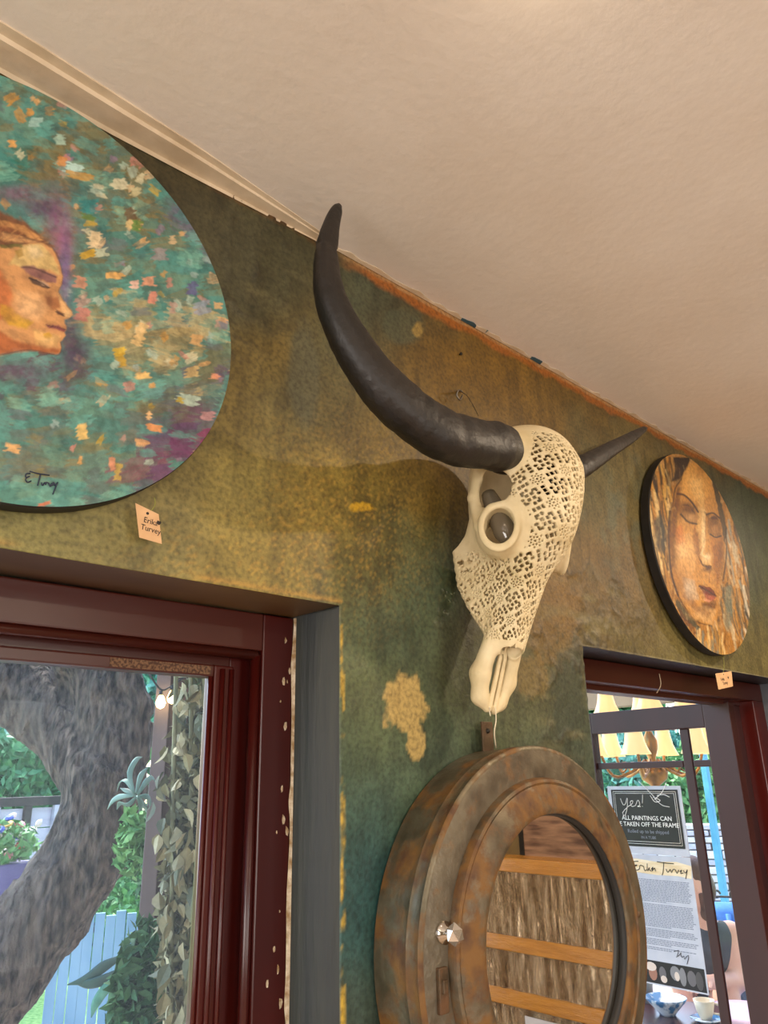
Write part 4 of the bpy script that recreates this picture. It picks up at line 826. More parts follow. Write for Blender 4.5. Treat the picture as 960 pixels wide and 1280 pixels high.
scribble('script_word', [[(x * u, y * u) for x, y in k] for k in ([(-.36, .20), (-.33, .12), (-.29, .13), (-.25, .22), (-.27, .08), (-.32, -.02), (-.35, .02), (-.25, .10)], [(-.25, .10), (-.19, .13), (-.17, .17), (-.21, .16), (-.20, .10), (-.14, .11)], [(-.14, .11), (-.09, .18), (-.07, .12), (-.11, .10), (-.06, .10)], [(-.01, .25), (-.03, .14)], [(-.035, .105), (-.03, .10)])], LF(cs, z0_ + Hd * .56, .0088), .0012, M_chalk, bd)
scribble('paint_brush_drawing', [[(x * u, y * u) for x, y in k] for k in ([(-.05, .42), (.08, .30), (.16, .22)], [(.36, .40), (.28, .28), (.16, .19)], [(.10, .24), (.16, .16), (.24, .18), (.14, .22)], [(.16, .2), (.26, .12), (.36, .10)], [(.2, .24), (.3, .25), (.38, .22)])], LF(cs, z0_ + Hd * .56, .0088), .0011, M_chalk, bd)
# biography sheet
sA, zA = LP(791, 1069); sB, zB = LP(862, 1070); sC, zC2 = LP(887, 1244)
ps0 = (sB + sC) / 2 - .002; ps1 = ps0 + (s1_ - s0_) * .98; pz1 = (zA + zB) / 2; pz0 = zC2
sh = thing('biography_sheet', 'white printed sheet with photo strip stuck to door glass below the notice', 'poster', tuple(H0 + U * (ps0 + ps1) / 2 + np.array([0, 0, pz0])))
pp = rect_on_leaf('paper', ps0, ps1, pz0, pz1, .003, .001, M_white, sh)
Wd = ps1 - ps0; Hd = pz1 - pz0; cs = (ps0 + ps1) / 2
M_parch = mat('brushed_gold_band', (206, 178, 130), (232, 216, 184), rough=.6, scale=9, stretch=(1, 1, 6))
band = [(-.5, .0), (-.3, .02), (0, .01), (.3, .015), (.48, .0), (.5, .10), (.3, .125), (0, .115), (-.3, .13), (-.5, .11)]
prism('brush_band', [(x * Wd, y * Hd) for x, y in band], .0004, LF(cs, pz0 + Hd * .835, .0042), M_parch, pp)
scribble('script_name', [[(x * Wd, y * Wd) for x, y in k] for k in ([(-.26, .13), (-.33, .12), (-.34, .08), (-.28, .08), (-.35, .05), (-.33, .01), (-.26, .03)], [(-.26, .03), (-.24, .08), (-.19, .07)], [(-.19, .07), (-.18, .02), (-.15, .03)], [(-.13, .11), (-.14, .02), (-.10, .06), (-.12, .04), (-.08, .02)], [(-.08, .04), (-.05, .07), (-.07, .02), (-.03, .06), (-.02, .02)], [(.02, .14), (.16, .13), (.26, .13)], [(.12, .14), (.09, .02), (.07, -.02)], [(.14, .06), (.16, .02), (.20, .06), (.21, .02), (.24, .06), (.27, .06)], [(.27, .06), (.29, .02), (.32, .06)], [(.33, .04), (.36, .06), (.34, .02), (.38, .03)], [(.38, .06), (.41, .03), (.44, .07), (.40, -.04)])], LF(cs, pz0 + Hd * .86, .0052), .0013, M_inkb, pp)
rows = []; y = .80
for blk, n in ((0, 14), (1, 14), (2, 5), (3, 4), (4, 2)):
    for k in range(n):
        rows.append((y, .84 if k < n - 1 else .5)); y -= .0128
    y -= .012
bm = bmesh.new()
for yy, wd in rows:
    x = ps1 - .07 * Wd
    while x > ps1 - (.07 + wd) * Wd:
        w_ = random.uniform(.02, .055) * Wd; add_box(bm, (x - w_, .0040, pz0 + Hd * yy), (x, .0043, pz0 + Hd * (yy + .0062)), 0, LEAF); x -= w_ + .008 * Wd
o = finish('text_rows', bm_mesh(bm), M_greyt, pp, False); o['kind'] = 'stuff'
scribble('script_signature', [[(x * Wd, y * Wd) for x, y in k] for k in ([(.0, .06), (.08, .08), (.02, .0), (.06, .02), (.10, .06), (.09, .0), (.13, .03), (.14, -.01), (.18, .04), (.20, .03), (.16, -.06)],)], LF(cs - .1 * Wd, pz0 + Hd * .235, .0052), .0010, M_inkb, pp)
photo = rect_on_leaf('photo_strip', ps0 + .02 * Wd, ps1 - .02 * Wd, pz0 + .012 * Hd, pz0 + .18 * Hd, .004, .0004, M_black, pp)
M_ph = [mat('photo_tone_%d' % i, c, rough=.5) for i, c in enumerate([(176, 128, 96), (206, 190, 176), (122, 120, 122), (70, 66, 66), (150, 104, 84), (96, 92, 94)])]
for i, (cx, cy, rx, ry, mi_) in enumerate([(-.40, .5, .055, .36, 0), (-.24, .45, .06, .34, 4), (-.26, .72, .08, .2, 1), (-.10, .5, .05, .3, 5), (-.09, .25, .045, .16, 1), (.08, .6, .07, .32, 2), (.10, .48, .035, .2, 1), (.18, .5, .045, .4, 2), (.30, .5, .06, .34, 5), (.40, .45, .05, .4, 3), (-.41, .38, .02, .06, 3), (-.42, .6, .02, .05, 3)]):
    ph = .168 * Hd
    prism('portrait', [(cx * Wd + rx * Wd * math.cos(a), (cy + ry * math.sin(a)) * ph) for a in np.linspace(0, 2 * np.pi, 14)[:-1]], .0002 + i * .00005, LF(cs, pz0 + .012 * Hd, .0044), M_ph[mi_], photo)

# ================================================================== what the mirror shows: wrapped parcel and picture across the room
M_wrap = mat('clear_wrapped_board', (214, 194, 164), (150, 124, 94), rough=.16, metal=.75, scale=5, stretch=(1, 6, 1.0), bump=1.0, bscale=16, spec=1.0)
M_wrap.node_tree.nodes['Bump'].inputs['Distance'].default_value = .05; 
M_tape = mat('brown_packing_tape', (168, 116, 40), (152, 102, 32), rough=.18, scale=8, stretch=(1, 1, 10), bump=.25)
par = thing('wrapped_parcel', 'large board wrapped in clear plastic with brown tape, reflected in the mirror', 'parcel', (3.06, -.62, 0))
bm = bmesh.new(); n1, n2 = 300, 60
Yv = np.linspace(.06, -1.30, n1); Zv = np.linspace(0.02, 1.285, n2)
vv = [[bm.verts.new((3.0 - .014 * (fbm(y * 34, z * 4.5, 3, 4) - .5) * 2, y, z + (.012 * (noise2(y * 6, 0, 8) - .5) if j == n2 - 1 else 0))) for j, z in enumerate(Zv)] for y in Yv]
for i in range(n1 - 1):
    for j in range(n2 - 1): bm.faces.new((vv[i][j], vv[i][j + 1], vv[i + 1][j + 1], vv[i + 1][j]))
add_box(bm, (3.008, -1.295, .02), (3.12, .055, 1.28), .01)
finish('plastic_wrap', bm_mesh(bm), M_wrap, par)
for z0, z1 in ((1.235, 1.292), (.915, .975), (.705, .765), (.3, .36)):
    box('tape', (2.990, -1.31, z0), (3.128, .07, z1), M_tape, par, .003)
box('paper_label', (2.988, -.60, .42), (2.992, -.30, .68), M_white, par, 0)
pic = thing('wide_canvas', 'wide canvas with horizontal pink and brown strokes seen in the mirror', 'painting', (4.56, -1.1, 1.02))
M_pic = mat('pink_brown_strokes', (196, 156, 128), (96, 70, 60), rough=.5, scale=4, stretch=(1, .8, 6), detail=6)
box('canvas', (4.565, -1.75, 1.05), (4.598, -.55, 1.75), M_pic, pic, .003)
box('canvas_frame', (4.560, -1.79, 1.02), (4.598, -1.75, 1.78), M_edge, pic, .003)

# ================================================================== garden outside the window
M_grass = mat('garden_grass', (96, 150, 70), (140, 180, 100), rough=.9, scale=30, bump=.5)
M_pave = mat('garden_paving', (176, 168, 160), (150, 142, 136), rough=.9, scale=4)
box('ground_outside', (-12, 1.24, -.22), (22, 26, -.12), M_grass, bev=0, tag=S)
box('paved_terrace', (-3, 1.24, -.12), (9.5, 6.2, -.02), M_pave, bev=0, tag=S)
fwd = MC @ np.array([0, 0, -1.0])
def rpx(P, wpx): return wpx / 2 * float((np.array(P) - CAM) @ fwd) / F
M_bark = mat('grey_bark', (112, 98, 88), (34, 29, 27), rough=.9, scale=48, detail=8, stretch=(1, 1, .35), bump=1.0, bscale=60, lo=.35, hi=.65)
M_bark.node_tree.nodes['Bump'].inputs['Distance'].default_value = .03
def G_(l, d): return [G(x, y, d) for x, y, *_ in l]
TD = 3.1
trunk = [(-150, 1420, 150), (-62, 1290, 130), (-2, 1212, 122), (60, 1138, 112), (112, 1062, 106), (134, 990, 100)]
limbs = [[(134, 990, 98), (92, 925, 84), (30, 868, 88), (-60, 805, 84), (-160, 730, 76)], [(134, 990, 98), (147, 925, 88), (132, 868, 80), (108, 820, 76), (60, 720, 66)], [(150, 940, 60), (168, 890, 46), (150, 850, 52)]]
pts = [G(x, y, TD) for x, y, _ in trunk]; rad = [rpx(p, t[2]) for p, t in zip(pts, trunk)]
gp = pts[0] + (pts[0] - pts[1]) * (pts[0][2] + .1) / max(.01, (pts[1][2] - pts[0][2])); pts = [np.array([gp[0], gp[1], -.1])] + pts; rad = [rad[0] * 1.35] + rad
segs = [(pts[i], pts[i + 1], rad[i], rad[i + 1]) for i in range(len(pts) - 1)]
for lb in limbs:
    lp = [G(x, y, TD + (.10, .0, -.04)[limbs.index(lb)] * min(i, 2) + .03 * i) for i, (x, y, _) in enumerate(lb)]; lr = [rpx(p, t[2]) for p, t in zip(lp, lb)]; segs += [(lp[i], lp[i + 1], lr[i], lr[i + 1]) for i in range(len(lp) - 1)]
allp = np.array([s[0] for s in segs] + [s[1] for s in segs]); lo = allp.min(0) - .34; hi = allp.max(0) + .34; lo[2] = -.15
tv = .011; X, Y, Z = grid3(lo, hi, tv); D = None
for a, b, ra, rb in segs:
    c = cone(X, Y, Z, a, b, ra, rb); D = c if D is None else smin(D, c, .025)
D = D + .06 * np.abs(noise3(X * 26 + 0 * Z, Y * 26 + 0 * Z, Z * 8 + X * 9) - .5).astype(np.float32) + .02 * (noise3(X * 9 + 0 * Z, Y * 9 + 0 * Z, Z * 6 + 0 * X) - .5)
V, Q = surface_nets(D, lo, tv)
tree = thing('garden_tree', 'thick forked grey tree trunk leaning close outside the window', 'tree', (pts[0][0], pts[0][1], 0))
finish('trunk', raw(V, Q), M_bark, tree)
M_leaf = [mat('leaf_%d' % i, a, b, rough=.6, scale=20) for i, (a, b) in enumerate([((92, 150, 96), (60, 116, 76)), ((128, 176, 110), (86, 140, 84)), ((70, 110, 70), (48, 84, 56)), ((110, 170, 150), (70, 130, 116))])]
for m in M_leaf: m.node_tree.nodes['Principled BSDF'].inputs['Specular IOR Level'].default_value = .3
def leaf_cloud(name, c, r, n, size, m, parent, tag=None, shell=.5):
    c = np.array(c); u = RNG.normal(size=(n, 3)); u /= np.linalg.norm(u, axis=1)[:, None]; rr_ = RNG.uniform(shell, 1, n) ** .6
    lump = .75 + .5 * noise3(u[:, 0] * 3 + c[0], u[:, 1] * 3 + c[1], u[:, 2] * 3)
    P = c + u * np.array(r) * (rr_ * lump)[:, None]; a = RNG.normal(size=(n, 3)); a /= np.linalg.norm(a, axis=1)[:, None]; b = np.cross(a, RNG.normal(size=(n, 3))); b /= np.linalg.norm(b, axis=1)[:, None]
    s = size * RNG.uniform(.6, 1.3, n)[:, None]; nn = np.cross(a, b)
    V = np.stack([P - a * s, P + b * s * .42 + nn * s * .12, P + a * s, P - b * s * .42 + nn * s * .12], 1).reshape(-1, 3); Q = np.arange(4 * n).reshape(n, 4)
    o = finish(name, raw(V, Q), m, parent, False, tag); o['kind'] = 'stuff'; return o
leaf_cloud('foliage', (pts[0][0] - .3, pts[0][1] + .3, 4.6), (2.2, 2.0, .9), 2500, .10, M_leaf[2], tree)  # unseen crown above the view, added for its shade
def bush(label, px, py, dist, r, n, size, mi_, cat='shrub', name='leafy_shrub', group=None):
    c = G(px, py, dist); t = thing(name, label, cat, (c[0], c[1], -.12), group)
    tube('stem', [(c[0], c[1], -.15), (c[0] + .1, c[1], c[2] * .5), (c[0], c[1] + .05, c[2])], [.08, .06, .04], M_bark, t, 8, sm=8)
    leaf_cloud('foliage', c, r, n, size, M_leaf[mi_], t); return t
bush('blue green tree crown behind the lavender fence', 20, 925, 15.5, (2.1, 1.5, 1.7), 5200, .16, 3, 'tree', 'background_tree')
bush('light green tree crown between the tree trunk and the post', 172, 845, 19, (3.4, 1.5, 2.0), 4200, .2, 1, 'tree', 'background_tree')
bush('pale green bush low behind the pale blue palings', 112, 1130, 9.9, (.9, .6, .8), 3600, .07, 1)
bush('dark green bush right behind the dried leaf garland', 250, 1010, 6.4, (.4, .5, 1.1), 3600, .06, 2)
bush('pale green tree crown above the dried leaf garland', 256, 850, 12.6, (1.2, 1.1, 1.2), 2600, .15, 3, 'tree', 'background_tree')
bush('blue green hedge below the tree crown beside the lavender fence', 34, 985, 11.2, (.9, .6, .7), 3600, .11, 0)
# lavender board fence with dark rail
M_lav = mat('lavender_boards', (196, 190, 206), (176, 168, 188), rough=.8, scale=5, stretch=(.3, 1, 3)); M_dark = mat('dark_timber', (58, 50, 48), (40, 34, 34), rough=.6, scale=8)
a = G(-60, 1004, 8.0); b = G(78, 1004, 8.6); dv = b - a; dv[2] = 0; Lf = np.linalg.norm(dv); ang = math.atan2(dv[1], dv[0]); FM = Matrix.Translation((a[0], a[1], 0)) @ Matrix.Rotation(ang, 4, 'Z')
fz = a[2]; fence = thing('board_fence', 'lavender grey board fence with dark top rail behind the flowers', 'fence', (a[0], a[1], -.12))
for i in range(7): box('board', (0, 0, fz - .06 - .185 * (i + 1)), (Lf, .025, fz - .07 - .185 * i), M_lav, fence, .004, M=FM)
box('rail', (-.05, -.04, fz - .05), (Lf + .05, .06, fz + .03), M_dark, fence, .004, M=FM)
for k in (.05, .33, .62, .9): box('post', (Lf * k, -.045, -.13), (Lf * k + .07, -.002, fz - .05), M_dark if k in (.62,) else M_lav, fence, .004, M=FM)
# planter trough with flowers
M_trough = mat('violet_planter', (110, 104, 150), (92, 86, 132), rough=.6, scale=5)
a = G(-70, 1083, 5.8); b = G(52, 1083, 6.3); dv = b - a; dv[2] = 0; Lf = np.linalg.norm(dv); ang = math.atan2(dv[1], dv[0]); FM = Matrix.Translation((a[0], a[1], 0)) @ Matrix.Rotation(ang, 4, 'Z'); tz = (a[2] + b[2]) / 2
pl = thing('planter_trough', 'violet trough planter of red, pink and white flowers beyond the trunk', 'planter', (a[0], a[1], -.12))
box('trough', (0, 0, tz - .22), (Lf, .35, tz), M_trough, pl, .01, M=FM)
for x_ in (.04, Lf - .1):
    for y_ in (.02, .27): box('leg', (x_, y_, -.13), (x_ + .06, y_ + .06, tz - .2), M_trough, pl, .004, M=FM)
fc = (FM @ Vector((Lf / 2, .2, tz + .12))); leaf_cloud('greenery', fc, (Lf * .5, .28, .16), 1500, .035, M_leaf[1], pl)
M_fl = [mat('petal_%d' % i, c, rough=.6) for i, c in enumerate([(226, 84, 70), (240, 230, 226), (236, 150, 160), (240, 200, 120), (70, 90, 170)])]
fm_ = None
for i in range(42):
    p = FM @ Vector((random.uniform(.1, Lf - .05), random.uniform(.0, .15), tz + random.uniform(.04, .30)))
    if i < 5:
        V, Fc = lathe_data([(0, .012), (.018, .016), (.032, .004), (.020, -.012), (0, -.016)], (0, 0, 0), 'Z', 8); me = raw(V, Fc); me.materials.append(M_fl[i]); M_fl.append(me)
    o = bpy.data.objects.new('flower', M_fl[5 + (i % 5 if i < 5 else random.choice([0, 1, 1, 2, 2, 3, 1, 4]) % 5)]); COL.objects.link(o); o.parent = pl; o.location = Vector(p) - Vector(BASE[pl.name]); o.rotation_euler = (random.uniform(-.9, .9), random.uniform(-.9, .9), 0)
# pale blue palings
M_pblue = mat('pale_blue_paint', (150, 190, 214), (126, 168, 196), rough=.7, scale=5, stretch=(1, 1, .2))
pg = thing('paling_fence', 'weathered pale blue paling fence low behind the tree trunk', 'fence', tuple(G(125, 1180, 6.6) * np.array([1, 1, 0]) + np.array([0, 0, -.12])))
for i, x_ in enumerate(range(70, 186, 13)):
    t = G(x_ + 4, 1138 + 3 * (i % 3), 6.6); w_ = .034; box('paling', (-w_, -.012, -.13), (w_, .012, t[2]), M_pblue, pg, .004, M=Matrix.Translation((t[0], t[1], 0)) @ Matrix.Rotation(-.42, 4, 'Z'))
# veranda post with two small glowing bulb shapes
M_postg = mat('weathered_post', (118, 104, 104), (92, 80, 82), rough=.7, scale=8, stretch=(1, 1, .2)); M_postb = mat('brown_post', (66, 44, 38), (48, 32, 28), rough=.6, scale=8, stretch=(1, 1, .2))
PD = 2.55; c0 = G(194, 1000, PD); c1 = G(214, 1000, PD)
vp = thing('veranda_post', 'grey and brown timber veranda post behind the dried leaf garland', 'post', (c0[0], c0[1], -.02))
PM = lambda c: Matrix.Translation((c[0], c[1], 0)) @ Matrix.Rotation(math.atan2(c1[1] - c0[1], c1[0] - c0[0]), 4, 'Z')
box('grey_face_board', (-.021, -.05, -.02), (.021, .05, 2.9), M_postg, vp, .003, M=PM(c0)); box('brown_post', (-.034, -.03, -.02), (.034, .06, 2.9), M_postb, vp, .003, M=PM(c1))
M_glow = mat('warm_glow', (255, 226, 170), emit=((255, 214, 140), 14.0)); M_black2 = mat('black_plastic', (24, 24, 26), rough=.5)
fl = thing('glow_pair', 'pair of small glowing bulb shapes against the veranda post', 'lights', tuple(G(208, 880, PD - .1)))
tube('cable', [G(186, 842, PD - .09), G(201, 862, PD - .09), G(214, 858, PD - .09), G(232, 845, PD - .09)], .003, M_black2, fl, 6, sm=12)
for x_, y_ in ((201, 876), (215, 870)):
    p = G(x_, y_, PD - .09); o = lathe('bulb', [(0, -.024), (.011, -.018), (.015, -.006), (.009, .010), (.006, .016), (0, .016)], p, M_glow, fl, 'Z', 14); tube('socket', [p + np.array([0, 0, .014]), G(x_, y_ - 12, PD - .09)], .006, M_black2, o, 8)
# dried leaf garland
M_dry = [mat('dried_leaf_%d' % i, a, b, rough=.7, scale=25) for i, (a, b) in enumerate([((136, 128, 94), (104, 98, 70)), ((120, 118, 88), (88, 90, 66)), ((176, 170, 140), (140, 134, 106)), ((92, 98, 78), (66, 74, 58))])]
def leaf_mesh(L, Wl, m, curl=.25):
    V = [(0, 0, 0)]; Fc = []; n = 4
    for i in range(1, n):
        t = i / n; w_ = Wl * math.sin(math.pi * t ** .8); z = -curl * L * t * t; V += [(-w_ / 2, L * t, z + w_ * .25), (0, L * t, z), (w_ / 2, L * t, z + w_ * .25)]
    V.append((0, L, -curl * L))
    Fc = [(0, 2, 1), (0, 3, 2)]
    for i in range(n - 2):
        a = 1 + 3 * i; Fc += [(a, a + 1, a + 4, a + 3), (a + 1, a + 2, a + 5, a + 4)]
    a = 1 + 3 * (n - 2); Fc += [(a, a + 1, len(V) - 1), (a + 1, a + 2, len(V) - 1)]
    me = raw(V, Fc); me.materials.append(m); return me
LM = [leaf_mesh(.055, .032, m) for m in M_dry] + [leaf_mesh(.045, .026, m, .4) for m in M_dry]
GD = 2.15; gt = G(238, 800, GD)
gar = thing('leaf_garland', 'hanging garland of dried olive and cream leaves at window side', 'garland', tuple(G(235, 1290, GD)))
for off_ in (-14, 2, 16): tube('stem', [G(236 + off_, 780, GD), G(236 + off_ * 1.4, 1000, GD), G(228 + off_, 1320, GD)], .006, M_dry[1], gar, 6, sm=10)
leaf_cloud('leaf_filling', G(232, 1060, GD + .03), (.055, .06, .50), 1300, .024, M_dry[1], gar, shell=.05)
for i in range(290):
    y_ = random.uniform(850, 1290); wdt = 20 + 22 * math.exp(-((y_ - 1010) / 90) ** 2) + (10 if y_ > 1100 else 0); x_ = 234 - (y_ - 900) * .012 + random.uniform(-1, 1) * wdt
    if x_ > 262: x_ = random.uniform(225, 258)
    p = G(x_, y_, GD + random.uniform(-.08, .10)); o = bpy.data.objects.new('leaf', random.choice(LM[:3] + LM[4:7] + [LM[3], LM[0]])); COL.objects.link(o); o.parent = gar
    sc_ = random.uniform(.7, 1.15); o.matrix_local = Matrix.Translation(Vector(p - BASE[gar.name])) @ Matrix.Rotation(random.uniform(0, 6.28), 4, 'Z') @ Matrix.Rotation(random.uniform(-2.4, -.7), 4, 'X') @ Matrix.Rotation(random.uniform(-.8, .8), 4, 'Y') @ Matrix.Scale(sc_, 4)
# strap leaved plant on the trunk
M_strap = mat('grey_green_leaf', (130, 160, 150), (86, 120, 112), rough=.45, scale=12); M_broad = mat('dark_broad_leaf', (44, 84, 76), (30, 62, 58), rough=.4, scale=10)
flat = lambda t, a: (np.full_like(a, .22), np.ones_like(a))
def strap(name, pl_, wpx, dist, m, par):
    P = [G(x, y, dist + .02 * i) for i, (x, y) in enumerate(pl_)]; k = len(P); r = rpx(P[0], wpx); tt = np.linspace(0, 1, k)
    return tube(name, P, list(r * np.clip(np.sin(np.pi * (.12 + .86 * tt)), .08, 1)), m, par, 8, sm=12, shape=flat, up=(0, -1, .2))
air = thing('strap_leaf_plant', 'pale grey green plant with curling strap leaves in front of the trunk', 'plant', tuple(G(165, 1000, 2.4)))
for pl_ in ([(168, 992), (158, 976), (150, 978), (146, 990)], [(168, 992), (162, 968), (170, 950), (178, 946)], [(170, 994), (150, 996), (140, 1002), (134, 1012)], [(170, 996), (160, 1006), (150, 1004), (146, 1012)], [(172, 994), (182, 978), (190, 972), (196, 980)], [(172, 996), (184, 996), (188, 1006), (184, 1014)], [(170, 992), (176, 970), (186, 958)], [(168, 994), (158, 988), (150, 985)], [(172, 997), (176, 1008), (172, 1018)]):
    strap('leaf', pl_, 8, 2.36, M_strap, air)
tube('stalk', [G(172, 996, 2.42), G(182, 1010, 2.5), G(190, 1020, 2.54)], .006, M_strap, air, 6, sm=6)
br = thing('broad_leaf_plant', 'plant with long dark pointed leaves low in front of the trunk', 'plant', tuple(G(150, 1290, 2.78) * np.array([1, 1, 0])))
for pl_, m in (([(152, 1196), (130, 1208), (108, 1224), (84, 1231)], M_broad), ([(152, 1212), (126, 1226), (108, 1230), (92, 1228)], M_broad), ([(150, 1218), (132, 1236), (120, 1254), (114, 1272)], M_leaf[3]), ([(158, 1212), (168, 1190), (176, 1180)], M_broad)): strap('leaf', pl_, 14, 2.78, m, br)
g0 = G(160, 1330, 2.78); tube('stem', [(g0[0], g0[1], -.02), G(158, 1260, 2.78), G(150, 1205, 2.78)], .010, M_broad, br, 6, sm=8)
sb = G(180, 1238, 2.31); fs = thing('feathery_shrub', 'feathery dark green shrub under the garland with one red bloom', 'shrub', (sb[0], sb[1], -.02))
leaf_cloud('foliage', (sb[0], sb[1], sb[2] - .08), (.09, .06, .22), 3600, .024, M_leaf[2], fs, shell=.1); tube('stem', [(sb[0], sb[1], -.02), (sb[0], sb[1], sb[2])], .012, M_bark, fs, 6)
p = G(155, 1248, 2.30); lathe('bloom', [(0, .012), (.010, .008), (.013, 0), (.009, -.010), (0, -.012)], p, M_fl[0], fs, 'Z', 10)
gs = thing('feathery_shrub', 'light green feathery sprig beside the veranda post above the palings', 'plant', tuple(G(165, 1075, 2.7)))
leaf_cloud('foliage', G(166, 1050, 2.7), (.05, .06, .10), 500, .022, M_leaf[1], gs, shell=.1); tube('stem', [G(170, 1040, 2.7), G(165, 1075, 2.7)], .004, M_leaf[1], gs, 5)

# ================================================================== veranda beyond the open door
M_beam = mat('beige_beam', (146, 126, 98), (126, 106, 82), rough=.7, scale=4)
box('veranda_fascia', (5.9, 1.6, 2.17), (6.05, 7.5, 2.75), M_beam, bev=0, tag=S); box('veranda_roof', (1.6, 1.26, 2.86), (4.1, 3.2, 2.95), M_beam, bev=0, tag=S)
for y_ in (1.7, 7.3): box('veranda_beam_post', (5.93, y_, -.02), (6.02, y_ + .09, 2.17), M_beam, bev=0, tag=S)
bush('dark leafy shrub showing over the door leaf beside chandelier shades', 742, 895, 18, (1.6, 1.6, 1.1), 4200, .17, 0)
bush('bright green shrub behind the turquoise post', 893, 1000, 10.8, (.7, .8, .75), 5200, .08, 1)
bush('blue green shrub behind the chandelier', 815, 985, 14.0, (.9, 1.2, 1.0), 5200, .13, 3)
M_turq = mat('turquoise_paint', (96, 180, 206), (76, 156, 186), rough=.5, scale=6)
tp = G(894, 1045, 7.2); tq = thing('turquoise_post', 'turquoise painted garden post in front of the stone wall', 'post', (tp[0], tp[1], -.02))
box('shaft', (tp[0] - .025, tp[1] - .025, -.02), (tp[0] + .025, tp[1] + .025, 2.4), M_turq, tq, .006); box('plinth', (tp[0] - .05, tp[1] - .05, -.02), (tp[0] + .05, tp[1] + .05, .12), M_turq, tq, .006)
M_stone = [mat('stone_%d' % i, a, b, rough=.9, scale=9, bump=.4) for i, (a, b) in enumerate([((226, 222, 222), (190, 188, 192)), ((204, 204, 214), (170, 170, 182)), ((238, 234, 228), (206, 202, 196))])]
M_mortar = mat('mortar', (120, 116, 116), rough=.95)
sw0 = G(900, 1030, 9.0); r = thing('stone_garden_wall', 'pale rubble stone garden wall behind the blue chair', 'wall', (sw0[0], sw0[1], -.12)); zt = sw0[2]
FM = Matrix.Translation((sw0[0], sw0[1], 0)) @ Matrix.Rotation(math.atan2(-.88, .45), 4, 'Z')
box('mortar_core', (-1.5, .05, -.14), (1.0, .3, zt - .01), M_mortar, r, 0, M=FM)
z = -.12; smesh = []
while z < zt - .02:
    h = min(random.uniform(.06, .095), zt - z); x = -1.5
    while x < 1.0:
        w_ = random.uniform(.13, .30); box('stone', (x + .008, random.uniform(.0, .02), z + .008), (min(x + w_, 1.0) - .008, .2, z + h - .004), random.choice(M_stone), r, .012, M=FM); x += w_
    z += h
# chandelier, two tiers of frilled glass shades
M_brass = mat('antique_brass', (176, 128, 66), (120, 84, 44), rough=.3, metal=.9, scale=20)
M_shade = mat('lit_frosted_shade', (206, 170, 110), rough=.4, emit=((255, 214, 150), .9)); M_hot = mat('lit_bulb', (255, 240, 210), emit=((255, 232, 190), 22.0))
CD = 3.75; cc = G(812, 925, CD); ch = thing('chandelier', 'lit brass chandelier with frilled glass shades above the veranda', 'chandelier', (cc[0], cc[1], G(812, 990, CD)[2]))
zy = lambda py: G(812, py, CD)[2]
lathe('stem', [(0, zy(992)), (.010, zy(988)), (.02, zy(982)), (.055, zy(974)), (.062, zy(964)), (.03, zy(955)), (.016, zy(948)), (.030, zy(936)), (.034, zy(926)), (.014, zy(915)), (.012, zy(895)), (.028, zy(886)), (.014, zy(876)), (.008, zy(860)), (.008, 2.83), (.05, 2.84), (.05, 2.87), (0, 2.87)], (cc[0], cc[1], 0), M_brass, ch, 'Z', 20)
def arm_lamp(ang, rad_, zr, zs, zb):
    d = np.array([math.cos(ang), math.sin(ang), 0]); c = np.array([cc[0], cc[1], 0])
    o = tube('arm', [c + d * .03 + [0, 0, zr], c + d * rad_ * .4 + [0, 0, zr - .05], c + d * rad_ * .75 + [0, 0, zr - .055], c + d * rad_ + [0, 0, zs - .02], c + d * rad_ + [0, 0, zs]], .0065, M_brass, ch, 8, sm=18)
    e = tube('scroll', [c + d * rad_ * .3 + [0, 0, zr - .045], c + d * rad_ * .45 + [0, 0, zr - .01], c + d * rad_ * .6 + [0, 0, zr - .02], c + d * rad_ * .55 + [0, 0, zr - .05], c + d * rad_ * .46 + [0, 0, zr - .035]], .004, M_brass, o, 6, sm=16)
    p = c + d * rad_; n = 24; V = []; Fc = []; H = zs - zb
    for k, (r_, h) in enumerate([(.014, 0), (.032, -.10), (.036, -.35), (.042, -.6), (.052, -.85), (.060, -1.0)]):
        for j in range(n):
            a = 2 * math.pi * j / n; fr_ = 1 + (.10 * math.cos(a * 8) * max(0, k - 2) / 3); V.append((p[0] + r_ * fr_ * math.cos(a), p[1] + r_ * fr_ * math.sin(a), zs + h * H))
    for k in range(5):
        for j in range(n): Fc.append((k * n + j, k * n + (j + 1) % n, (k + 1) * n + (j + 1) % n, (k + 1) * n + j))
    finish('glass_shade', raw(V, Fc), M_shade, ch)
    lathe('bulb', [(0, zb + .012), (.016, zb + .022), (.020, zb + .04), (.012, zb + .07), (0, zb + .075)], (p[0], p[1], 0), M_hot, ch, 'Z', 12)
for k in range(6): arm_lamp(k * math.pi / 3 + .25, .25, zy(950), zy(907), zy(944))
for k in range(4): arm_lamp(k * math.pi / 2 + .6, .17, zy(893), zy(860), zy(891))
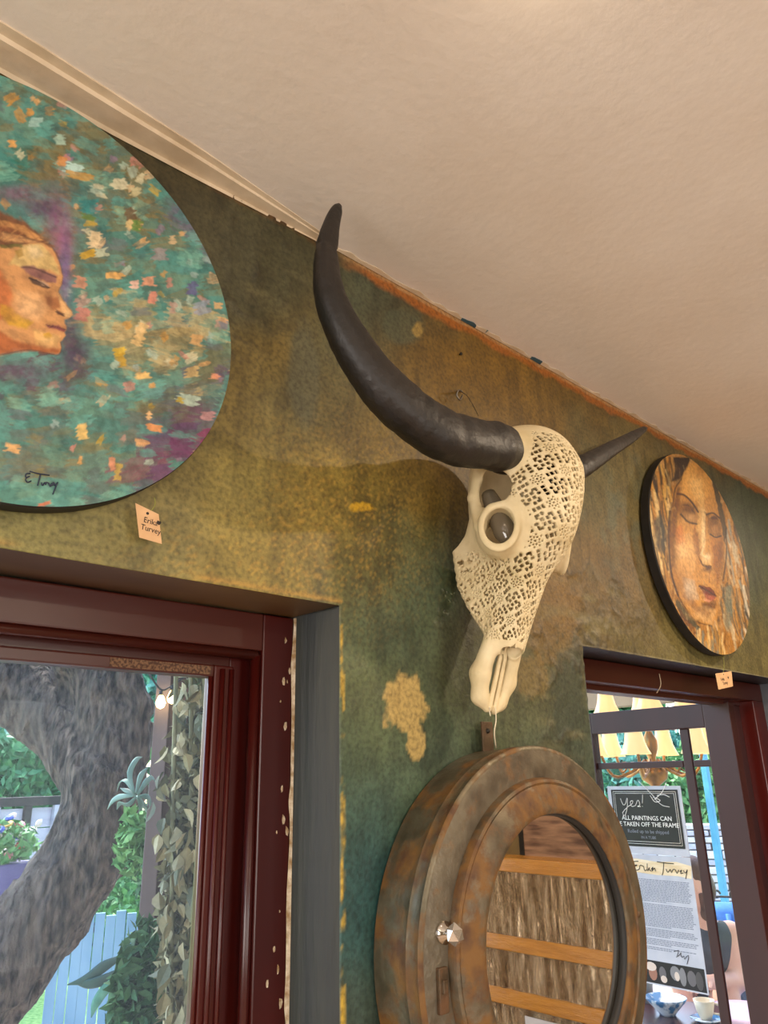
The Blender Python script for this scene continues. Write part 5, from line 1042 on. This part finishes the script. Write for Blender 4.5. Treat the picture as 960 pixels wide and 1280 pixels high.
# blue chair with a person, tables
M_blue = mat('blue_velvet', (86, 146, 226), (64, 120, 206), rough=.7, scale=9, bump=.2); M_carv = mat('dark_carved_wood', (70, 62, 58), (44, 38, 36), rough=.4, scale=20)
PDm = 4.8; vd = np.array([.90, .43, 0]); vd /= np.linalg.norm(vd); rt = np.array([vd[1], -vd[0], 0])      # away from camera, to the right
cb = G(908, 1128, PDm + .30); c0 = np.array([cb[0], cb[1], 0.]); ztop = cb[2]
chair = thing('armchair', 'blue upholstered armchair with carved dark crest on the veranda', 'chair', (c0[0], c0[1], -.02))
CM = Matrix(((rt[0], vd[0], 0, c0[0]), (rt[1], vd[1], 0, c0[1]), (0, 0, 1, 0), (0, 0, 0, 1)))
bm = bmesh.new(); add_box(bm, (-.30, -.05, .36), (.30, .06, ztop), .045, CM); bk_ = finish('backrest', bm_mesh(bm), M_blue, chair)
for i in range(7): tube('channel', [CM @ Vector((-.24 + .08 * i, -.052, .45)), CM @ Vector((-.24 + .08 * i, -.055, ztop - .05))], .014, M_blue, bk_, 8)
bm = bmesh.new(); add_box(bm, (-.31, -.62, .32), (.31, -.02, .46), .04, CM); finish('seat', bm_mesh(bm), M_blue, chair)
for sx in (-.28, .28):
    for sy in (-.57, .02): tube('leg', [CM @ Vector((sx, sy, .34)), CM @ Vector((sx * 1.03, sy, .15)), CM @ Vector((sx, sy, -.02))], [.03, .022, .018], M_carv, chair, 8, sm=8)
crest = [[(-.30 + .6 * t, ztop + .008 + .02 * math.sin(math.pi * t)) for t in np.linspace(0, 1, 12)]]
for k in range(6):
    cx = -.25 + .1 * k; h = .02 * math.sin(math.pi * (k + .5) / 6); crest.append([(cx + .025 * math.cos(a), ztop + .022 + h + .018 * math.sin(a)) for a in np.linspace(0, 5.4, 9)])
multi_tube('crest', [[CM @ Vector((x, 0, z)) for x, z in k] for k in crest], .006, M_carv, chair, 6, sm=20)
# person: one continuous body
M_skin = mat('skin', (222, 176, 150), (208, 158, 132), rough=.5, scale=8, sss=.1)
hd = G(862, 1106, 4.6); nk = G(874, 1142, 4.68); shR = G(913, 1168, 4.70); shL = G(846, 1170, 4.60); cst = (shR + shL) / 2 + np.array([0, 0, -.06]); pel = G(886, 1262, 4.84); pel[2] = max(pel[2], .50)
elR = G(922, 1226, 4.62); haR = G(884, 1228, 4.42); elL = shL + np.array([0, 0, -.26]) - vd * .12; haL = haR - rt * .14 + np.array([0, 0, .0]) - vd * .02
knR = G(907, 1250, 4.56); knR[2] = min(knR[2], .60); knL = knR - rt * .22 + vd * .02; anR = knR + np.array([0, 0, -knR[2] + .07]) + vd * .08; anL = anR - rt * .2; hpR = pel + rt * .09; hpL = pel - rt * .09
allp = np.array([hd, nk, shR, shL, pel, elR, haR, elL, haL, knR, knL, anR, anL]); lo = allp.min(0) - .20; hi = allp.max(0) + .20; lo[2] = -.05
hv = .0085; X, Y, Z = grid3(lo, hi, hv); cn = lambda a, b, ra, rb: cone(X, Y, Z, a, b, ra, rb)
B = cn(pel, cst, .118, .108)
for a, b, ra, rb, k in ((hpR, hpL, .12, .12, .05), (shR, shL, .056, .056, .05), (cst + [0, 0, .06], nk, .075, .056, .05), (nk, hd + [0, 0, -.04], .054, .056, .03), (shR, elR, .056, .044, .03), (elR, haR, .044, .029, .02), (shL, elL, .052, .042, .03), (elL, haL, .042, .028, .02), (hpR, knR, .092, .064, .04), (hpL, knL, .092, .064, .04), (knR, anR, .060, .040, .03), (knL, anL, .060, .040, .03)): B = smin(B, cn(a, b, ra, rb), k)
fdir = -vd * .6 - rt * .8; fdir /= np.linalg.norm(fdir); sdir = np.cross(fdir, [0, 0, 1])
B = smin(B, cn(hd + [0, 0, .03], hd + fdir * .03 + [0, 0, -.06], .082, .060), .03); B = smin(B, cn(hd + fdir * .085 + [0, 0, .01], hd + fdir * .102 + [0, 0, -.022], .010, .013), .012)
for s in (-1, 1):
    B = smin(B, cn(hd + sdir * s * .08 + [0, 0, .015], hd + sdir * s * .082 + [0, 0, -.02], .014, .011), .01); B = smax(B, -cn(hd + fdir * .088 + sdir * s * .032 + [0, 0, .012], hd + fdir * .09 + sdir * s * .034 + [0, 0, .012], .010, .010), .008)
B = smin(B, cn(hd + fdir * .085 + sdir * .018 + [0, 0, -.055], hd + fdir * .085 - sdir * .018 + [0, 0, -.055], .007, .007), .008)
for an, kn_ in ((anR, knR), (anL, knL)): B = smin(B, cn(an + [0, 0, -.02], an - vd * .17 + [0, 0, -.035], .040, .028), .03)
for ha, el in ((haR, elR), (haL, elL)):
    dr = (ha - el) / np.linalg.norm(ha - el); sd_ = np.cross(dr, [0, 0, 1]); sd_ /= np.linalg.norm(sd_); B = smin(B, cn(ha, ha + dr * .06, .026, .030), .02)
    for j, (o_, Ln) in enumerate(((-.027, .06), (-.009, .072), (.009, .068), (.027, .052))): B = smin(B, cn(ha + dr * .07 + sd_ * o_, ha + dr * (.07 + Ln * .6) + sd_ * o_ * 1.1 + [0, 0, -.01], .0092, .0086), .006); B = smin(B, cn(ha + dr * (.07 + Ln * .6) + sd_ * o_ * 1.1 + [0, 0, -.01], ha + dr * (.07 + Ln * .95) + sd_ * o_ * 1.1 + [0, 0, -.035], .0086, .008), .005)
    B = smin(B, cn(ha + dr * .02 + sd_ * -.03, ha + dr * .06 + sd_ * -.055 + [0, 0, -.01], .011, .009), .008)
V, Q = surface_nets(B, lo, hv); person = thing('person', 'person in a charcoal sleeveless top seated in the blue armchair', 'person', (pel[0], pel[1], -.02)); finish('body', raw(V, Q), M_skin, person)
M_top = mat('charcoal_cotton', (70, 72, 76), (48, 50, 54), rough=.85, scale=10); M_short = mat('dark_denim', (52, 56, 68), (38, 42, 52), rough=.85, scale=30); M_hair = mat('brown_hair', (96, 66, 44), (66, 44, 30), rough=.5, scale=30, stretch=(1, 1, .2))
Tq = smin(smin(cn(pel, cst, .128, .120), cn(hpR, hpL, .126, .126), .05), cn(shR - (shR - shL) * .16, shL + (shR - shL) * .16, .064, .064), .05)
Tq = smax(Tq, -cn(nk + [0, 0, .03], nk + [0, 0, -.06], .085, .075), .01); Tq = np.maximum(Tq, (pel[2] - .06) - Z);  V, Q = surface_nets(Tq, lo, hv); finish('sleeveless_top', raw(V, Q), M_top, person)
Sq = smin(smin(cn(hpR, hpL, .128, .128), cn(hpR, hpR + (knR - hpR) * .55, .104, .092), .03), cn(hpL, hpL + (knL - hpL) * .55, .104, .092), .03); V, Q = surface_nets(Sq, lo, hv); finish('shorts', raw(V, Q), M_short, person)
Hq = smin(cn(hd - fdir * .02 + [0, 0, .05], hd - fdir * .045 + [0, 0, -.02], .090, .086), cn(hd - fdir * .06 + [0, 0, 0], hd - fdir * .07 + [0, 0, -.16], .06, .04), .03); Hq = smax(Hq, -cn(hd + fdir * .10 + [0, 0, -.02], hd + fdir * .09 + [0, 0, -.10], .085, .09), .01); V, Q = surface_nets(Hq, lo, hv); finish('hair', raw(V, Q), M_hair, person)
# pink clothed table beside the chair
M_pink = mat('pink_cloth', (226, 196, 206), (206, 170, 190), rough=.8, scale=12)
t0 = G(930, 1262, 4.2); tb = thing('side_table', 'small round table under a pink floral cloth before the armchair', 'table', (t0[0], t0[1], -.02)); n = 48; V = []; Fc = []
tz = t0[2]
for k, (r_, h) in enumerate([(.001, 0), (.14, 0), (.175, -.004), (.182, -.02), (.188, -.12), (.196, -.25)]):
    for j in range(n): a = 2 * math.pi * j / n; q_ = 1 + .05 * math.sin(a * 9) * max(0, k - 2) / 3; V.append((t0[0] + r_ * q_ * math.cos(a), t0[1] + r_ * q_ * math.sin(a), tz + h))
for k in range(5):
    for j in range(n): Fc.append((k * n + j, k * n + (j + 1) % n, (k + 1) * n + (j + 1) % n, (k + 1) * n + j))
finish('tablecloth', raw(V, Fc), M_pink, tb); lathe('pedestal', [(.18, -.02), (.17, .01), (.04, .05), (.03, .1), (.03, tz - .06), (.15, tz - .03), (.15, tz - .006), (0, tz - .006)], (t0[0], t0[1], 0), M_carv, tb, 'Z', 24)
M_redw = mat('dark_red_table', (74, 34, 34), (56, 24, 26), rough=.25, scale=6)
q0 = G(836, 1285, 3.7); q0[2] = G(845, 1272, 3.7)[2]; dt = thing('dining_table', 'dark red wooden table under the biography sheet', 'table', (q0[0], q0[1], -.02))
TM = Matrix(((rt[0], vd[0], 0, q0[0]), (rt[1], vd[1], 0, q0[1]), (0, 0, 1, 0), (0, 0, 0, 1))); box('table_top', (-.42, -.28, q0[2] - .035), (.21, .26, q0[2]), M_redw, dt, .006, M=TM)
for sx in (-.37, .11):
    for sy in (-.25, .25): box('leg', (sx - .025, sy - .025, -.02), (sx + .025, sy + .025, q0[2] - .03), M_redw, dt, .003, M=TM)
on = lambda x_, y_: np.array(TM @ Vector((x_, y_, q0[2])))
M_cer = mat('blue_white_china', (226, 232, 236), (40, 110, 160), rough=.2, scale=22, lo=.45, hi=.55); M_crm = mat('cream_china', (236, 220, 190), rough=.3)
lathe('china_bowl', [(0, .004), (.03, 0), (.034, .008), (.075, .05), (.082, .062), (.078, .062), (.03, .014), (0, .012)], on(.0, .03), M_cer, None, 'Z', 28, tag=T('blue and white china bowl on the dark red table', 'bowl'))
cp = thing('tea_cup', 'cream tea cup on its saucer beside the china bowl', 'cup', tuple(on(.145, -.02))); lathe('cup_body', [(0, .012), (.02, .01), (.03, .03), (.04, .075), (.037, .075), (.026, .03), (0, .02)], on(.145, -.02), M_crm, cp, 'Z', 24); lathe('saucer', [(0, .002), (.03, 0), (.06, .012), (.058, .015), (.02, .008), (0, .008)], on(.145, -.02), M_cer, cp, 'Z', 24); c_ = on(.145, -.02); tube('handle', [c_ + rt * .036 + [0, 0, .065], c_ + rt * .06 + [0, 0, .055], c_ + rt * .055 + [0, 0, .03], c_ + rt * .03 + [0, 0, .03]], .004, M_crm, cp, 6, sm=10)
lathe('drinking_glass', [(0, .004), (.028, 0), (.036, .12), (.034, .12), (.026, .008), (0, .008)], on(-.09, .20), mat('grey_glass', (150, 156, 160), rough=.1), None, 'Z', 20, tag=T('plain grey drinking glass on the dark red table', 'glass'))
bz = thing('bonsai', 'small bonsai tree in a red tray on the dark table', 'plant', tuple(on(-.2, .02))); c_ = on(-.2, .02); M_tray = mat('red_tray', (120, 40, 40), rough=.3); lathe('tray', [(0, 0), (.06, 0), (.07, .03), (.064, .03), (.05, .014), (0, .012)], c_, M_tray, bz, 'Z', 20)
tube('trunk', [c_ + [0, 0, .01], c_ + rt * .02 + [0, 0, .06], c_ - rt * .015 + [0, 0, .12], c_ + [0, 0, .17]], [.012, .010, .008, .005], M_bark, bz, 8, sm=12); leaf_cloud('foliage', c_ + np.array([0, 0, .19]), (.09, .08, .035), 420, .016, M_leaf[2], bz, shell=.1); leaf_cloud('foliage', c_ + rt * .06 + np.array([0, 0, .12]), (.05, .05, .02), 160, .014, M_leaf[2], bz, shell=.1)
